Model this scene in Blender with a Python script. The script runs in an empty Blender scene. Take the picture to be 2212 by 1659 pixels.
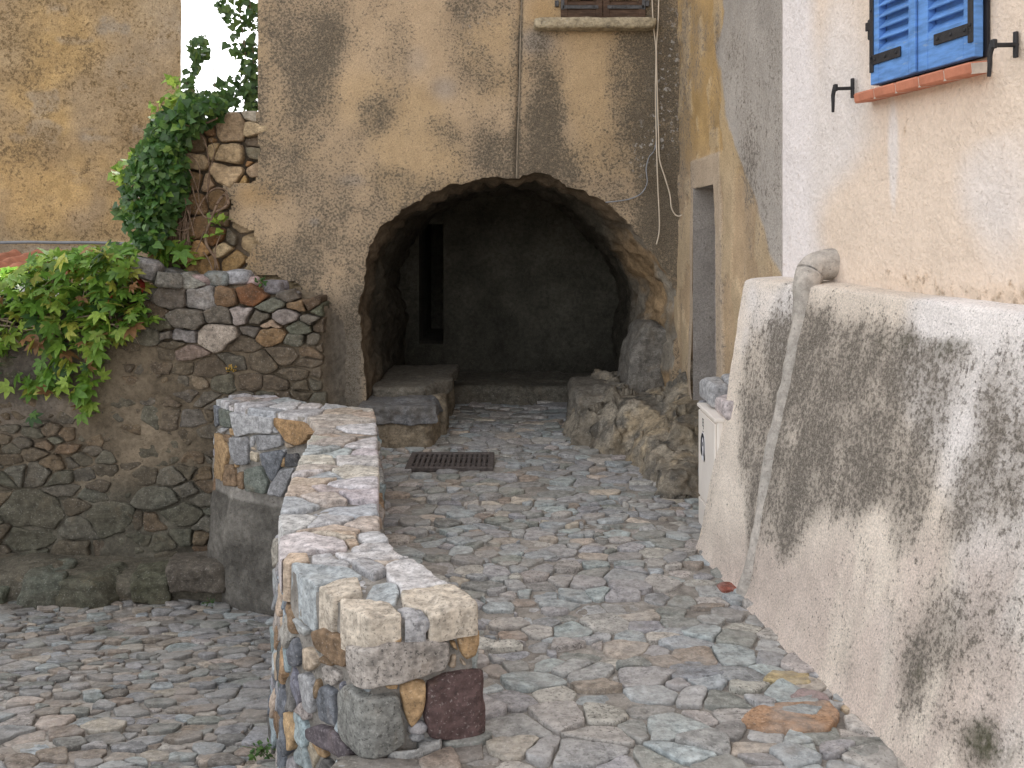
import bpy, math, random
import numpy as np
from math import radians, pi, sin, cos

random.seed(7)
RNG = np.random.default_rng(11)
SC = bpy.context.scene
COL = SC.collection
CAMZ = 1.6
F = 2050.0            # focal length in photo pixels (2212 px wide frame)

# ------------------------------------------------------------------ helpers
def Wp(x, y, d):
    return np.array([(x - 1106) / F * d, d, CAMZ - (y - 500) / F * d])

def proj(P):
    Y = np.maximum(P[:, 1], 0.3)
    return 1106 + F * P[:, 0] / Y, 500 - F * (P[:, 2] - CAMZ) / Y

def _hash(ix, iy, iz, s):
    h = (ix.astype(np.int64) * 374761393 + iy.astype(np.int64) * 668265263 + iz.astype(np.int64) * 2147483647 + s * 974634777) & 0xFFFFFFFF
    h = ((h ^ (h >> 13)) * 1274126177) & 0xFFFFFFFF
    h = ((h ^ (h >> 16)) * 2246822519) & 0xFFFFFFFF
    h = h ^ (h >> 15)
    return (h & 0xFFFFFF) / float(0xFFFFFF)

def vnoise(p, seed=0):
    p = np.asarray(p, float)
    i = np.floor(p); f = p - i
    u = f * f * f * (f * (f * 6 - 15) + 10)
    r = 0
    for dx in (0, 1):
        wx = u[:, 0] if dx else 1 - u[:, 0]
        for dy in (0, 1):
            wy = u[:, 1] if dy else 1 - u[:, 1]
            for dz in (0, 1):
                wz = u[:, 2] if dz else 1 - u[:, 2]
                r = r + wx * wy * wz * _hash(i[:, 0] + dx, i[:, 1] + dy, i[:, 2] + dz, seed)
    return r * 2 - 1

def fbm(p, scale=1.0, octv=4, seed=0, gain=0.5):
    p = np.asarray(p, float) * scale
    a = 1.0; t = 0; n = 0
    for k in range(octv):
        t = t + a * vnoise(p, seed + k * 17); n += a
        p = p * 2.03 + 5.1; a *= gain
    return t / n

def sstep(a, b, x):
    t = np.clip((x - a) / (b - a), 0, 1)
    return t * t * (3 - 2 * t)

def in_poly(px, py, poly):
    poly = np.asarray(poly, float); n = len(poly)
    ins = np.zeros(len(px), bool); j = n - 1
    for i in range(n):
        xi, yi = poly[i]; xj, yj = poly[j]
        c = ((yi > py) != (yj > py)) & (px < (xj - xi) * (py - yi) / (yj - yi + 1e-12) + xi)
        ins ^= c; j = i
    return ins

def blobs(px, py, L):
    t = np.zeros(len(px))
    for (cx, cy, rx, ry, a) in L:
        q = ((px - cx) / rx) ** 2 + ((py - cy) / ry) ** 2
        t = t + a * np.exp(-q ** 1.5)
    return t

def make_mesh(name, V, Fc, attrs=None, smooth=True):
    me = bpy.data.meshes.new(name)
    V = np.asarray(V, float)
    me.from_pydata(V.tolist(), [], Fc if isinstance(Fc, list) else Fc.tolist())
    if attrs:
        for k, a in attrs.items():
            a = np.asarray(a, np.float32)
            if a.ndim == 1:
                at = me.attributes.new(k, 'FLOAT', 'POINT'); at.data.foreach_set('value', a)
            else:
                if a.shape[1] == 3:
                    a = np.concatenate([a, np.zeros((len(a), 1), np.float32)], 1)
                at = me.attributes.new(k, 'FLOAT_COLOR', 'POINT'); at.data.foreach_set('color', a.ravel())
    if smooth:
        me.polygons.foreach_set('use_smooth', [True] * len(me.polygons))
    me.update()
    return me

def thing(name, label, cat, loc=(0, 0, 0), group=None):
    o = bpy.data.objects.new(name, None); COL.objects.link(o)
    o.location = loc; o.empty_display_size = 0.1
    o['label'] = label; o['category'] = cat
    if group: o['group'] = group
    return o

def obj(name, me, mat, parent=None, label=None, cat=None, kind=None, group=None):
    o = bpy.data.objects.new(name, me); COL.objects.link(o)
    if mat is not None: me.materials.append(mat)
    if parent is not None:
        o.parent = parent
        if parent.type == 'EMPTY': o.location = [-c for c in parent.location]
    if label: o['label'] = label
    if cat: o['category'] = cat
    if kind: o['kind'] = kind
    if group: o['group'] = group
    return o

class MB:
    def __init__(s): s.v = []; s.f = []; s.c = []; s.n = 0
    def add(s, V, Fc, C):
        V = np.asarray(V, float); s.v.append(V)
        C = np.asarray(C, float)
        if C.ndim == 1: C = np.tile(C, (len(V), 1))
        if C.shape[1] == 3: C = np.concatenate([C, np.zeros((len(C), 1))], 1)
        s.c.append(C)
        n = s.n
        s.f.extend([[i + n for i in q] for q in Fc]); s.n += len(V)
    def mesh(s, name, smooth=True):
        return make_mesh(name, np.concatenate(s.v), s.f, {'col': np.concatenate(s.c)}, smooth)
    def box(s, c, sz, col=(1, 1, 1), R=None, bev=0.0):
        x, y, z = [d / 2 for d in sz]; c = np.asarray(c, float)
        if bev <= 0:
            V = np.array([[a, b, d] for a in (-x, x) for b in (-y, y) for d in (-z, z)])
            Fc = [[0, 1, 3, 2], [4, 6, 7, 5], [0, 4, 5, 1], [2, 3, 7, 6], [0, 2, 6, 4], [1, 5, 7, 3]]
        else:
            b_ = min(bev, x * .9, y * .9, z * .9); V = []; Fc = []
            idx = {}
            for a in (-1, 1):
                for b in (-1, 1):
                    for d in (-1, 1):
                        for ax in range(3):
                            p = [a * x, b * y, d * z]
                            for k in range(3):
                                if k != ax: p[k] -= (a, b, d)[k] * b_
                            idx[(a, b, d, ax)] = len(V); V.append(p)
            for ax in range(3):
                for sg in (-1, 1):
                    o1, o2 = [k for k in range(3) if k != ax]
                    q = []
                    for (u, w) in ((-1, -1), (1, -1), (1, 1), (-1, 1)):
                        k = [0, 0, 0]; k[ax] = sg; k[o1] = u; k[o2] = w
                        q.append(idx[(*k, ax)])
                    Fc.append(q)
            for ax in range(3):
                o1, o2 = [k for k in range(3) if k != ax]
                for u in (-1, 1):
                    for w in (-1, 1):
                        k0 = [0, 0, 0]; k0[o1] = u; k0[o2] = w
                        ka = list(k0); ka[ax] = -1; kb = list(k0); kb[ax] = 1
                        Fc.append([idx[(*ka, o1)], idx[(*kb, o1)], idx[(*kb, o2)], idx[(*ka, o2)]])
            for a in (-1, 1):
                for b in (-1, 1):
                    for d in (-1, 1):
                        Fc.append([idx[(a, b, d, 0)], idx[(a, b, d, 1)], idx[(a, b, d, 2)]])
            V = np.array(V)
        if R is not None: V = V @ np.asarray(R, float).T
        s.add(V + c, Fc, col)
    def tube(s, P, r, col=(1, 1, 1), n=6, cap=True):
        P = np.asarray(P, float); m = len(P)
        r = np.full(m, r) if np.isscalar(r) else np.asarray(r, float)
        T = np.gradient(P, axis=0); T /= np.linalg.norm(T, axis=1)[:, None] + 1e-9
        ref = np.array([0.13, 0.31, 0.94]); V = []
        for i in range(m):
            rr = ref if abs(T[i] @ ref) < .9 else np.array([1., .1, 0])
            a = np.cross(T[i], rr); a /= np.linalg.norm(a); b = np.cross(T[i], a)
            for k in range(n):
                t = 2 * pi * k / n
                V.append(P[i] + r[i] * (cos(t) * a + sin(t) * b))
        Fc = [[i * n + k, i * n + (k + 1) % n, (i + 1) * n + (k + 1) % n, (i + 1) * n + k] for i in range(m - 1) for k in range(n)]
        if cap: Fc += [list(range(n))[::-1], [(m - 1) * n + k for k in range(n)]]
        s.add(V, Fc, col)

def smooth_path(P, n=8):
    P = np.asarray(P, float); Q = []
    for i in range(len(P) - 1):
        p0 = P[max(i - 1, 0)]; p1 = P[i]; p2 = P[i + 1]; p3 = P[min(i + 2, len(P) - 1)]
        for k in range(n):
            t = k / n
            Q.append(.5 * ((2 * p1) + (-p0 + p2) * t + (2 * p0 - 5 * p1 + 4 * p2 - p3) * t * t + (-p0 + 3 * p1 - 3 * p2 + p3) * t ** 3))
    Q.append(P[-1]); return np.array(Q)

# ------------------------------------------------------------------ node helpers
class NT:
    def __init__(s, name):
        s.m = bpy.data.materials.new(name); s.m.use_nodes = True
        s.t = s.m.node_tree; s.t.nodes.clear()
        s.out = s.t.nodes.new('ShaderNodeOutputMaterial')
    def n(s, typ, **kw):
        o = s.t.nodes.new('ShaderNode' + typ)
        for k, v in kw.items():
            if k.startswith('i_'):
                key = k[2:]; key = int(key) if key.isdigit() else key
                if hasattr(v, 'is_linked') or isinstance(v, bpy.types.NodeSocket): s.t.links.new(v, o.inputs[key])
                else: o.inputs[key].default_value = v
            else: setattr(o, k, v)
        return o
    def link(s, a, b): s.t.links.new(a, b)
    def pos(s):
        if not hasattr(s, '_p'): s._p = s.n('TexCoord').outputs['Object']
        return s._p
    def mapping(s, sc):
        m = s.n('Mapping'); s.link(s.pos(), m.inputs[0]); m.inputs['Scale'].default_value = sc; return m.outputs[0]
    def noise(s, scale, detail=4, rough=.55, vec=None, dist=0.0):
        o = s.n('TexNoise'); s.link(vec if vec is not None else s.pos(), o.inputs['Vector'])
        o.inputs['Scale'].default_value = scale; o.inputs['Detail'].default_value = detail
        o.inputs['Roughness'].default_value = rough; o.inputs['Distortion'].default_value = dist
        return o.outputs['Fac']
    def math(s, op, a, b=0.0, c=0.0, clamp=False):
        o = s.n('Math', operation=op); o.use_clamp = clamp
        for i, v in enumerate((a, b, c)):
            if isinstance(v, bpy.types.NodeSocket): s.link(v, o.inputs[i])
            else: o.inputs[i].default_value = v
        return o.outputs[0]
    def ramp(s, v, lo, hi, a=0.0, b=1.0):
        o = s.n('MapRange', interpolation_type='SMOOTHSTEP'); s.link(v, o.inputs['Value'])
        o.inputs['From Min'].default_value = lo; o.inputs['From Max'].default_value = hi
        o.inputs['To Min'].default_value = a; o.inputs['To Max'].default_value = b
        return o.outputs[0]
    def mix(s, fac, a, b, mode='MIX'):
        o = s.n('Mix', data_type='RGBA', blend_type=mode)
        for k, v in ((0, fac), (6, a), (7, b)):
            if isinstance(v, bpy.types.NodeSocket): s.link(v, o.inputs[k])
            else: o.inputs[k].default_value = v if k == 0 else ((*v, 1) if len(v) == 3 else v)
        return o.outputs[2]
    def scale(s, col, f):
        o = s.n('VectorMath', operation='SCALE'); s.link(col, o.inputs[0])
        if isinstance(f, bpy.types.NodeSocket): s.link(f, o.inputs['Scale'])
        else: o.inputs['Scale'].default_value = f
        return o.outputs[0]
    def attr(s, name):
        return s.n('Attribute', attribute_name=name)
    def bump(s, h, strength, dist, prev=None):
        o = s.n('Bump'); s.link(h, o.inputs['Height']); o.inputs['Strength'].default_value = strength
        o.inputs['Distance'].default_value = dist
        if prev is not None: s.link(prev, o.inputs['Normal'])
        return o.outputs[0]
    def bsdf(s, col, rough=.9, normal=None, spec=.25, metal=0.0):
        o = s.n('BsdfPrincipled')
        if isinstance(col, bpy.types.NodeSocket): s.link(col, o.inputs['Base Color'])
        else: o.inputs['Base Color'].default_value = (*col, 1)
        if isinstance(rough, bpy.types.NodeSocket): s.link(rough, o.inputs['Roughness'])
        else: o.inputs['Roughness'].default_value = rough
        o.inputs['Specular IOR Level'].default_value = spec; o.inputs['Metallic'].default_value = metal
        if normal is not None: s.link(normal, o.inputs['Normal'])
        s.link(o.outputs[0], s.out.inputs[0]); return o

def mat_plaster(name, dark=(.13, .11, .085), grain=38, gdist=.012, lich=(.50, .48, .46), pit=.55, mottle=.30, hi=1.0, soft=.55, spk=(.80, 1.16), amp=3.0):
    """painted / lime plaster: vertex tint, stain mask broken up by fine grain, pits, lichen"""
    t = NT(name)
    a = t.attr('tint'); st = t.attr('stain')
    sep = t.n('SeparateColor'); t.link(st.outputs['Color'], sep.inputs[0])
    n1 = t.noise(grain, 6, .68); n2 = t.noise(7.5, 5, .6); n3 = t.noise(grain * 2.7, 3, .6); n4 = t.noise(2.1, 4, .55)
    base = t.scale(a.outputs['Color'], t.math('ADD', t.math('MULTIPLY', t.math('SUBTRACT', n2, .5), mottle * 1.6), t.math('ADD', 1.0 * hi, t.math('MULTIPLY', t.math('SUBTRACT', n4, .5), mottle))))
    s0 = t.math('ADD', sep.outputs[0], t.math('MULTIPLY', t.math('SUBTRACT', n1, .5), amp))
    s0 = t.math('ADD', s0, t.math('MULTIPLY', t.math('SUBTRACT', n2, .5), .9))
    sg = t.math('ADD', sep.outputs[0], t.math('MULTIPLY', t.math('SUBTRACT', n2, .5), .7))
    base = t.mix(t.math('MULTIPLY', t.ramp(sg, .12, .80), soft), base, tuple(c * 1.75 for c in dark))
    m = t.ramp(s0, .34, .92)
    dk = t.mix(t.ramp(n3, .35, .7), (*[c * .75 for c in dark],), (*[c * 1.5 for c in dark],))
    col = t.mix(t.math('MULTIPLY', m, .88), base, dk)
    gr = t.ramp(n3, .3, .7, *spk)
    col = t.scale(col, gr)
    pm = t.math('MULTIPLY', t.ramp(t.noise(grain * 1.9, 2, .5), .66, .72), pit)
    col = t.mix(pm, col, tuple(c * .5 for c in dark))
    lm = t.math('MULTIPLY', t.ramp(t.noise(26, 5, .65), .56, .63), sep.outputs[1])
    col = t.mix(lm, col, lich)
    mo = t.math('MULTIPLY', t.ramp(t.noise(14, 5, .6), .42, .62), sep.outputs[2])
    col = t.mix(mo, col, (.06, .065, .03))
    h = t.math('ADD', t.math('MULTIPLY', n1, 1.0), t.math('MULTIPLY', n3, .55))
    h = t.math('SUBTRACT', h, t.math('MULTIPLY', pm, .5))
    t.bsdf(col, .93, t.bump(h, .85, gdist), .15)
    return t.m

def mat_stone(name, gdist=.006, spec=.25, fine=1.0, dust=0.0, dustcol=(.36, .33, .29)):
    t = NT(name)
    a = t.attr('col')
    n1 = t.noise(30 * fine, 6, .65); n2 = t.noise(95 * fine, 4, .6); n3 = t.noise(8, 4, .6)
    lay = t.noise(22, 5, .6, t.mapping((1, 1.6, 4.5)))
    f = t.math('ADD', t.ramp(n1, .28, .72, .58, 1.32), t.math('MULTIPLY', t.math('SUBTRACT', n3, .5), .55))
    f = t.math('MULTIPLY', f, t.ramp(lay, .3, .7, .88, 1.10))
    col = t.scale(a.outputs['Color'], f)
    warm = t.ramp(t.noise(5.5, 5, .6, dist=.6), .55, .72)
    col = t.mix(t.math('MULTIPLY', warm, .35), col, t.mix(.5, col, (.30, .20, .11)))
    sp = t.math('MULTIPLY', t.ramp(n2, .56, .64), t.math('ADD', .22, t.math('MULTIPLY', a.outputs['Alpha'], .45)))
    col = t.mix(sp, col, (.045, .042, .04))
    sl = t.math('MULTIPLY', t.ramp(t.noise(120 * fine, 2, .5), .62, .70), .35)
    col = t.mix(sl, col, t.mix(.6, col, (.62, .60, .57)))
    if dust > 0:
        dm = t.math('MULTIPLY', t.ramp(t.noise(4.5, 5, .65), .40, .62), dust)
        col = t.mix(dm, col, dustcol)
    h = t.math('ADD', t.math('MULTIPLY', n1, 1.2), t.math('MULTIPLY', n2, .5))
    h = t.math('ADD', h, t.math('MULTIPLY', lay, .5))
    t.bsdf(col, .88, t.bump(h, .9, gdist), spec)
    return t.m

def mat_mortar(name, c=(.34, .31, .27), dark=(.16, .145, .125), gdist=.012, attr=False):
    t = NT(name)
    n1 = t.noise(26, 7, .7); n2 = t.noise(3.2, 5, .6); n3 = t.noise(110, 3, .6)
    base = t.attr('col').outputs['Color'] if attr else None
    if attr:
        col = t.scale(base, t.ramp(n2, .3, .7, .72, 1.2))
    else:
        col = t.mix(t.ramp(n2, .36, .66), dark, c)
    col = t.scale(col, t.ramp(n1, .28, .72, .70, 1.25))
    peb = t.ramp(n3, .60, .68); col = t.mix(t.math('MULTIPLY', peb, .5), col, tuple(x * 1.4 for x in c))
    pit = t.ramp(t.noise(70, 3, .6), .62, .69); col = t.mix(t.math('MULTIPLY', pit, .55), col, tuple(x * .35 for x in dark))
    h = t.math('ADD', n1, t.math('MULTIPLY', n3, .4))
    t.bsdf(col, .95, t.bump(h, .9, gdist), .12)
    return t.m

def mat_leaf(name, trans=.35, rough=.45):
    t = NT(name)
    a = t.attr('col')
    col = t.scale(a.outputs['Color'], t.ramp(t.noise(45, 3, .5), .3, .7, .8, 1.2))
    o = t.bsdf(col, rough, None, .4)
    tr = t.n('BsdfTranslucent'); t.link(t.scale(col, 1.3), tr.inputs[0])
    mx = t.n('MixShader'); mx.inputs[0].default_value = trans
    t.link(o.outputs[0], mx.inputs[1]); t.link(tr.outputs[0], mx.inputs[2]); t.link(mx.outputs[0], t.out.inputs[0])
    return t.m

def mat_plain(name, c, rough=.6, spec=.4, var=.25, sc=18, bumpd=.002, metal=0.0, stretch=None, wear=None):
    t = NT(name)
    vec = t.mapping(stretch) if stretch else None
    n1 = t.noise(sc, 5, .6, vec); n2 = t.noise(sc * 5, 3, .6, vec)
    rgb = t.n('RGB'); rgb.outputs[0].default_value = (*c, 1)
    col = t.scale(rgb.outputs[0], t.ramp(n1, .3, .7, 1 - var, 1 + var))
    if wear:
        w = t.ramp(t.noise(sc * 1.3, 6, .7, vec), .60, .68); col = t.mix(t.math('MULTIPLY', w, wear[1]), col, wear[0])
    t.bsdf(col, t.ramp(n2, .3, .7, rough - .08, rough + .1), t.bump(t.math('ADD', n1, n2), .6, bumpd), spec, metal)
    return t.m

PAL = dict(lg=(.40, .40, .41, .3), white=(.56, .54, .54, .5), blue=(.30, .35, .37, .3), tan=(.42, .34, .26, .3), ochre=(.40, .27, .15, .4),
           cream=(.52, .45, .35, .6), pinkw=(.55, .49, .49, .5), grey=(.27, .27, .28, .5), granite=(.38, .345, .315, 1.0),
           maroon=(.115, .075, .072, .5), dark=(.085, .085, .09, .3), brown=(.22, .15, .095, .3), rust=(.20, .10, .05, .2), slate=(.17, .18, .20, .4),
           pink=(.42, .31, .29, .3), dbrown=(.13, .10, .075, .2), dgrey=(.15, .145, .135, .4), moss=(.12, .125, .10, .3), dgreen=(.15, .165, .145, .3))

# ------------------------------------------------------------------ Voronoi stones
def clip(poly, nx, ny, d):
    out = []; n = len(poly)
    for i in range(n):
        p = poly[i]; q = poly[(i + 1) % n]
        a = nx * p[0] + ny * p[1] - d; b = nx * q[0] + ny * q[1] - d
        if a <= 0: out.append(p)
        if (a < 0 < b) or (b < 0 < a):
            t = a / (a - b); out.append((p[0] + (q[0] - p[0]) * t, p[1] + (q[1] - p[1]) * t))
    return out

def cells(seeds, outline=None, R=.4, w=None, k=36):
    S = np.asarray(seeds, float); n = len(S)
    w = np.zeros(n) if w is None else np.asarray(w, float) ** 2
    res = []
    for i in range(n):
        d2 = ((S - S[i]) ** 2).sum(1)
        nb = np.argsort(d2 - w)[:k + 1]
        if outline is None: poly = [(S[i, 0] - R, S[i, 1] - R), (S[i, 0] + R, S[i, 1] - R), (S[i, 0] + R, S[i, 1] + R), (S[i, 0] - R, S[i, 1] + R)]
        else: poly = [tuple(p) for p in outline]
        for j in nb:
            if j == i: continue
            nx, ny = S[j] - S[i]
            d = (S[j] @ S[j] - S[i] @ S[i] + w[i] - w[j]) / 2
            poly = clip(poly, nx, ny, d)
            if len(poly) < 3: break
        res.append(poly if len(poly) >= 3 else None)
    return res

def poly_area(p):
    x = np.array([a[0] for a in p]); y = np.array([a[1] for a in p])
    return .5 * (np.dot(x, np.roll(y, -1)) - np.dot(y, np.roll(x, -1)))

def poisson(n, x0, x1, y0, y1, r, keep=None, fixed=None, seed=1):
    g = np.random.default_rng(seed); pts = [] if fixed is None else [tuple(p) for p in fixed]
    nf = len(pts); arr = np.array(pts) if pts else np.zeros((0, 2))
    for _ in range(n):
        p = np.array([g.uniform(x0, x1), g.uniform(y0, y1)])
        if keep is not None and not keep(p): continue
        rr = r(p) if callable(r) else r
        rr *= g.uniform(.75, 1.35)
        if len(arr) and (((arr - p) ** 2).sum(1) < rr * rr).any(): continue
        arr = np.vstack([arr, p])
    return arr, nf

def round_poly(poly, gap, step, jit, seed, rounds=2, keepc=.22):
    p = np.array(poly, float)
    if poly_area(poly) < 0: p = p[::-1]
    # drop tiny edges
    q = [p[0]]
    for a in p[1:]:
        if np.linalg.norm(a - q[-1]) > 1e-4: q.append(a)
    p = np.array(q)
    if len(p) < 3: return None
    c = p.mean(0)
    r = np.linalg.norm(p - c, axis=1)
    p = c + (p - c) * np.maximum(.25, 1 - gap / np.maximum(r, 1e-6))[:, None]
    for _ in range(rounds):
        nx = np.roll(p, -1, 0); kc = keepc
        a = p * (1 - kc) + nx * kc; b = p * kc + nx * (1 - kc)
        p = np.stack([a, b], 1).reshape(-1, 2)
    # resample
    d = np.linalg.norm(np.roll(p, -1, 0) - p, axis=1); L = d.sum()
    m = int(max(8, min(90, L / step))); s = np.concatenate([[0], np.cumsum(d)]); pp = np.vstack([p, p[:1]])
    t = np.linspace(0, L, m, endpoint=False)
    q = np.stack([np.interp(t, s, pp[:, 0]), np.interp(t, s, pp[:, 1])], 1)
    q3 = np.concatenate([q, np.full((m, 1), seed * 3.7)], 1)
    c = q.mean(0); dr = q - c; rr = np.linalg.norm(dr, axis=1)[:, None] + 1e-9
    n = fbm(q3, .35 / max(step, .004), 2, seed % 97) * .6 + fbm(q3, 6.0, 2, seed % 89 + 3)
    q = q + dr / rr * (n * jit)[:, None]
    return q

def stone(mb, poly, frame, h0, h1, col, seed, gap=.006, bev=.012, step=.03, jit=.006, tilt=.0, rough=.004, fr=(.3, .65), keepc=.2, rounds=1, freq=14):
    q = round_poly(poly, gap, step, jit, seed, rounds, keepc)
    if q is None: return
    m = len(q); c = q.mean(0); dr = q - c; rr = np.linalg.norm(dr, axis=1) + 1e-9; un = dr / rr[:, None]
    g = np.random.default_rng(seed + 999)
    tv = g.uniform(-1, 1, 2) * tilt
    rings = [(np.zeros(m), np.full(m, h0)), (np.zeros(m) - .0, np.full(m, h1 - bev)), (np.minimum(bev * .35, rr * .2), np.full(m, h1 - bev * .32)), (np.minimum(bev * 1.25, rr * .4), np.full(m, h1))]
    last = rings[-1][0]
    for f in fr: rings.append((last + (rr - last) * f, np.full(m, h1)))
    P2 = []; H = []; E = []
    for ri, (ins, h) in enumerate(rings):
        P2.append(c + un * (rr - ins)[:, None]); H.append(h); E.append(np.full(m, 0 if ri == 0 else (.5 if ri == 1 else 1.)))
    P2.append(c[None]); H.append(np.array([h1])); E.append(np.ones(1))
    P2 = np.concatenate(P2); H = np.concatenate(H); E = np.concatenate(E)
    n3 = np.concatenate([P2, np.full((len(P2), 1), seed * 1.37)], 1)
    H = H + E * (fbm(n3, freq, 3, seed % 61) * rough * 1.6 + ((P2 - c) @ tv))
    V = frame(P2[:, 0], P2[:, 1], H)
    nr = len(rings); Fc = []
    for r in range(nr - 1):
        for i in range(m):
            j = (i + 1) % m
            Fc.append([r * m + i, r * m + j, (r + 1) * m + j, (r + 1) * m + i])
    ce = nr * m; b = (nr - 1) * m
    Fc += [[b + i, b + (i + 1) % m, ce] for i in range(m)]
    cc = np.array(col, float)
    if len(cc) == 3: cc = np.append(cc, .3)
    C = np.tile(cc, (len(P2), 1))
    C[:, :3] *= (1 + .16 * fbm(n3, 9, 2, 5))[:, None]
    mb.add(V, Fc, C)

def pick(names, g, var=.16):
    c = np.array(PAL[names[g.integers(len(names))]]); c = c.copy()
    c[:3] *= g.uniform(1 - var, 1 + var); c[:3] *= g.uniform(.96, 1.04, 3)
    return c

def rough_box(size, rad, n=10, amp=.02, freq=5, seed=0, taper=0.0, skew=0.0, cuts=0):
    """block with worn edges, displaced; centred at origin"""
    sx, sy, sz = [d / 2 for d in size]; V = []; Fc = []; key = {}
    def vid(p):
        k = tuple(np.round(p, 5))
        if k not in key: key[k] = len(V); V.append(p)
        return key[k]
    t = np.linspace(-1, 1, n + 1)
    for ax in range(3):
        o1, o2 = (ax + 1) % 3, (ax + 2) % 3
        for sg in (-1, 1):
            for i in range(n):
                for j in range(n):
                    q = []
                    for (a, b) in ((i, j), (i + 1, j), (i + 1, j + 1), (i, j + 1)):
                        p = np.zeros(3); p[ax] = sg; p[o1] = t[a]; p[o2] = t[b]; q.append(vid(p))
                    Fc.append(q if sg > 0 else q[::-1])
    V = np.array(V) * np.array([sx, sy, sz])
    inner = np.array([max(sx - rad, .001), max(sy - rad, .001), max(sz - rad, .001)])
    core = np.clip(V, -inner, inner); d = V - core; L = np.linalg.norm(d, axis=1)[:, None]
    nrm = np.where(L > 1e-9, d / np.maximum(L, 1e-9), 0)
    V = core + nrm * rad
    g = np.random.default_rng(seed)
    for _ in range(cuts):
        u = g.normal(size=3); u /= np.linalg.norm(u)
        ext = np.abs(V @ u).max() * g.uniform(.62, .85)
        o = V @ u - ext; V = V - np.where(o > 0, o * .92, 0)[:, None] * u
    V[:, 0] *= 1 + taper * V[:, 2] / sz; V[:, 0] += skew * V[:, 2]
    dirn = V / (np.linalg.norm(V, axis=1)[:, None] + 1e-9)
    V = V + dirn * (fbm(V + seed * 7.1, freq, 4, seed) * amp)[:, None]
    return V, Fc

# ------------------------------------------------------------------ materials
M_facade = mat_plaster('sandy_weathered_plaster', dark=(.125, .105, .08), grain=58, soft=.66, amp=3.6)
M_ochre = mat_plaster('ochre_weathered_plaster', dark=(.19, .135, .075), grain=24, pit=.6, mottle=.6)
M_side = mat_plaster('ochre_grey_plaster', dark=(.17, .15, .13), grain=40, pit=.4, gdist=.010)
M_pink = mat_plaster('pale_pink_roughcast', dark=(.42, .31, .22), grain=22, gdist=.016, pit=.2, mottle=.16, spk=(.93, 1.05))
M_batter = mat_plaster('stained_pale_roughcast', dark=(.17, .15, .128), grain=52, gdist=.014, pit=.7, mottle=.3, soft=.85, amp=3.4)
M_cement = mat_mortar('grey_cement', (.50, .455, .41), (.40, .37, .335), .010)
M_stone = mat_stone('parapet_stone', .005)
M_cobble = mat_stone('paving_stone', .007, dust=.42, dustcol=(.38, .36, .34))
M_rubble = mat_stone('rubble_stone', .012, fine=.8, dust=.3, dustcol=(.11, .092, .068))
M_rock = mat_stone('craggy_rock', .009, fine=.8, dust=.35, dustcol=(.13, .108, .08))
M_rubble2 = mat_stone('old_rubble_stone', .010, fine=.8, dust=.3, dustcol=(.28, .20, .12))
M_mortar = mat_mortar('lime_mortar', (.36, .34, .315), (.22, .205, .19))
M_pave = mat_mortar('paving_mortar', (.35, .325, .295), (.22, .20, .18), .008)
M_earth = mat_mortar('earth_mortar', (.19, .15, .11), (.10, .08, .06), .02)
M_col_mortar = mat_mortar('stained_mortar', (.19, .15, .11), (.10, .08, .06), .016, attr=True)
M_tunnel = mat_mortar('shade_tinted_tunnel_plaster', (.14, .12, .095), (.07, .062, .05), .02, attr=True)  # dark colour carries the tunnel's shade
M_leaf = mat_leaf('creeper_leaf')
M_ivy = mat_leaf('ivy_leaf', .28, .35)
M_stem = mat_plain('vine_bark', (.20, .14, .10), .85, .1, .3, 30, .003)
M_stem2 = mat_plain('dry_twig', (.33, .26, .20), .85, .1, .3, 30, .002)
M_blue = mat_plain('blue_shutter_paint', (.12, .275, .61), .6, .3, .22, 9, .0012, stretch=(1, 1, 5), wear=((.40, .46, .48), .35))
M_iron = mat_plain('black_iron', (.022, .022, .026), .5, .4, .3, 40, .001)
M_wood = mat_plain('weathered_brown_wood', (.095, .060, .042), .75, .2, .4, 9, .003, stretch=(1, 1, 6), wear=((.22, .18, .15), .5))
M_iron2 = mat_plain('greyed_iron', (.085, .085, .09), .7, .3, .35, 30, .002)
M_terra = mat_plain('terracotta_brick', (.50, .20, .125), .8, .2, .15, 14, .003)
M_grout = mat_plain('pale_grout', (.55, .48, .42), .9, .1, .15, 30, .002)
M_tile = mat_plain('clay_roof_tile', (.42, .19, .125), .85, .2, .25, 8, .004, wear=((.22, .17, .12), .4))
M_sill = mat_stone('sill_stone', .012, fine=.7)
M_cable = mat_plain('cream_cable', (.58, .50, .40), .6, .3, .08, 20, .0005)
M_cable_g = mat_plain('grey_cable', (.25, .26, .28), .6, .3, .1, 20, .0005)
M_cable_w = mat_plain('wall_coloured_cable', (.30, .25, .19), .8, .2, .25, 20, .001)
M_box = mat_plain('cream_plastic', (.82, .755, .69), .45, .4, .04, 4, .0006)
M_ink = mat_plain('black_print', (.02, .02, .025), .6, .3, .1, 10, .0002)
M_paper = mat_plain('white_sticker', (.78, .77, .80), .5, .4, .03, 10, .0002)
M_grate = mat_plain('rusty_cast_iron', (.10, .085, .08), .75, .3, .35, 40, .003)
M_wire = mat_plain('fence_wire', (.07, .07, .07), .5, .4, .2, 40, .0005)
M_white = mat_plain('sunlit_patch_white', (.80, .79, .77), .9, .1, .04, 6, .003)
M_soil = mat_mortar('dry_soil', (.20, .17, .13), (.12, .10, .075), .03)

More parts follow.
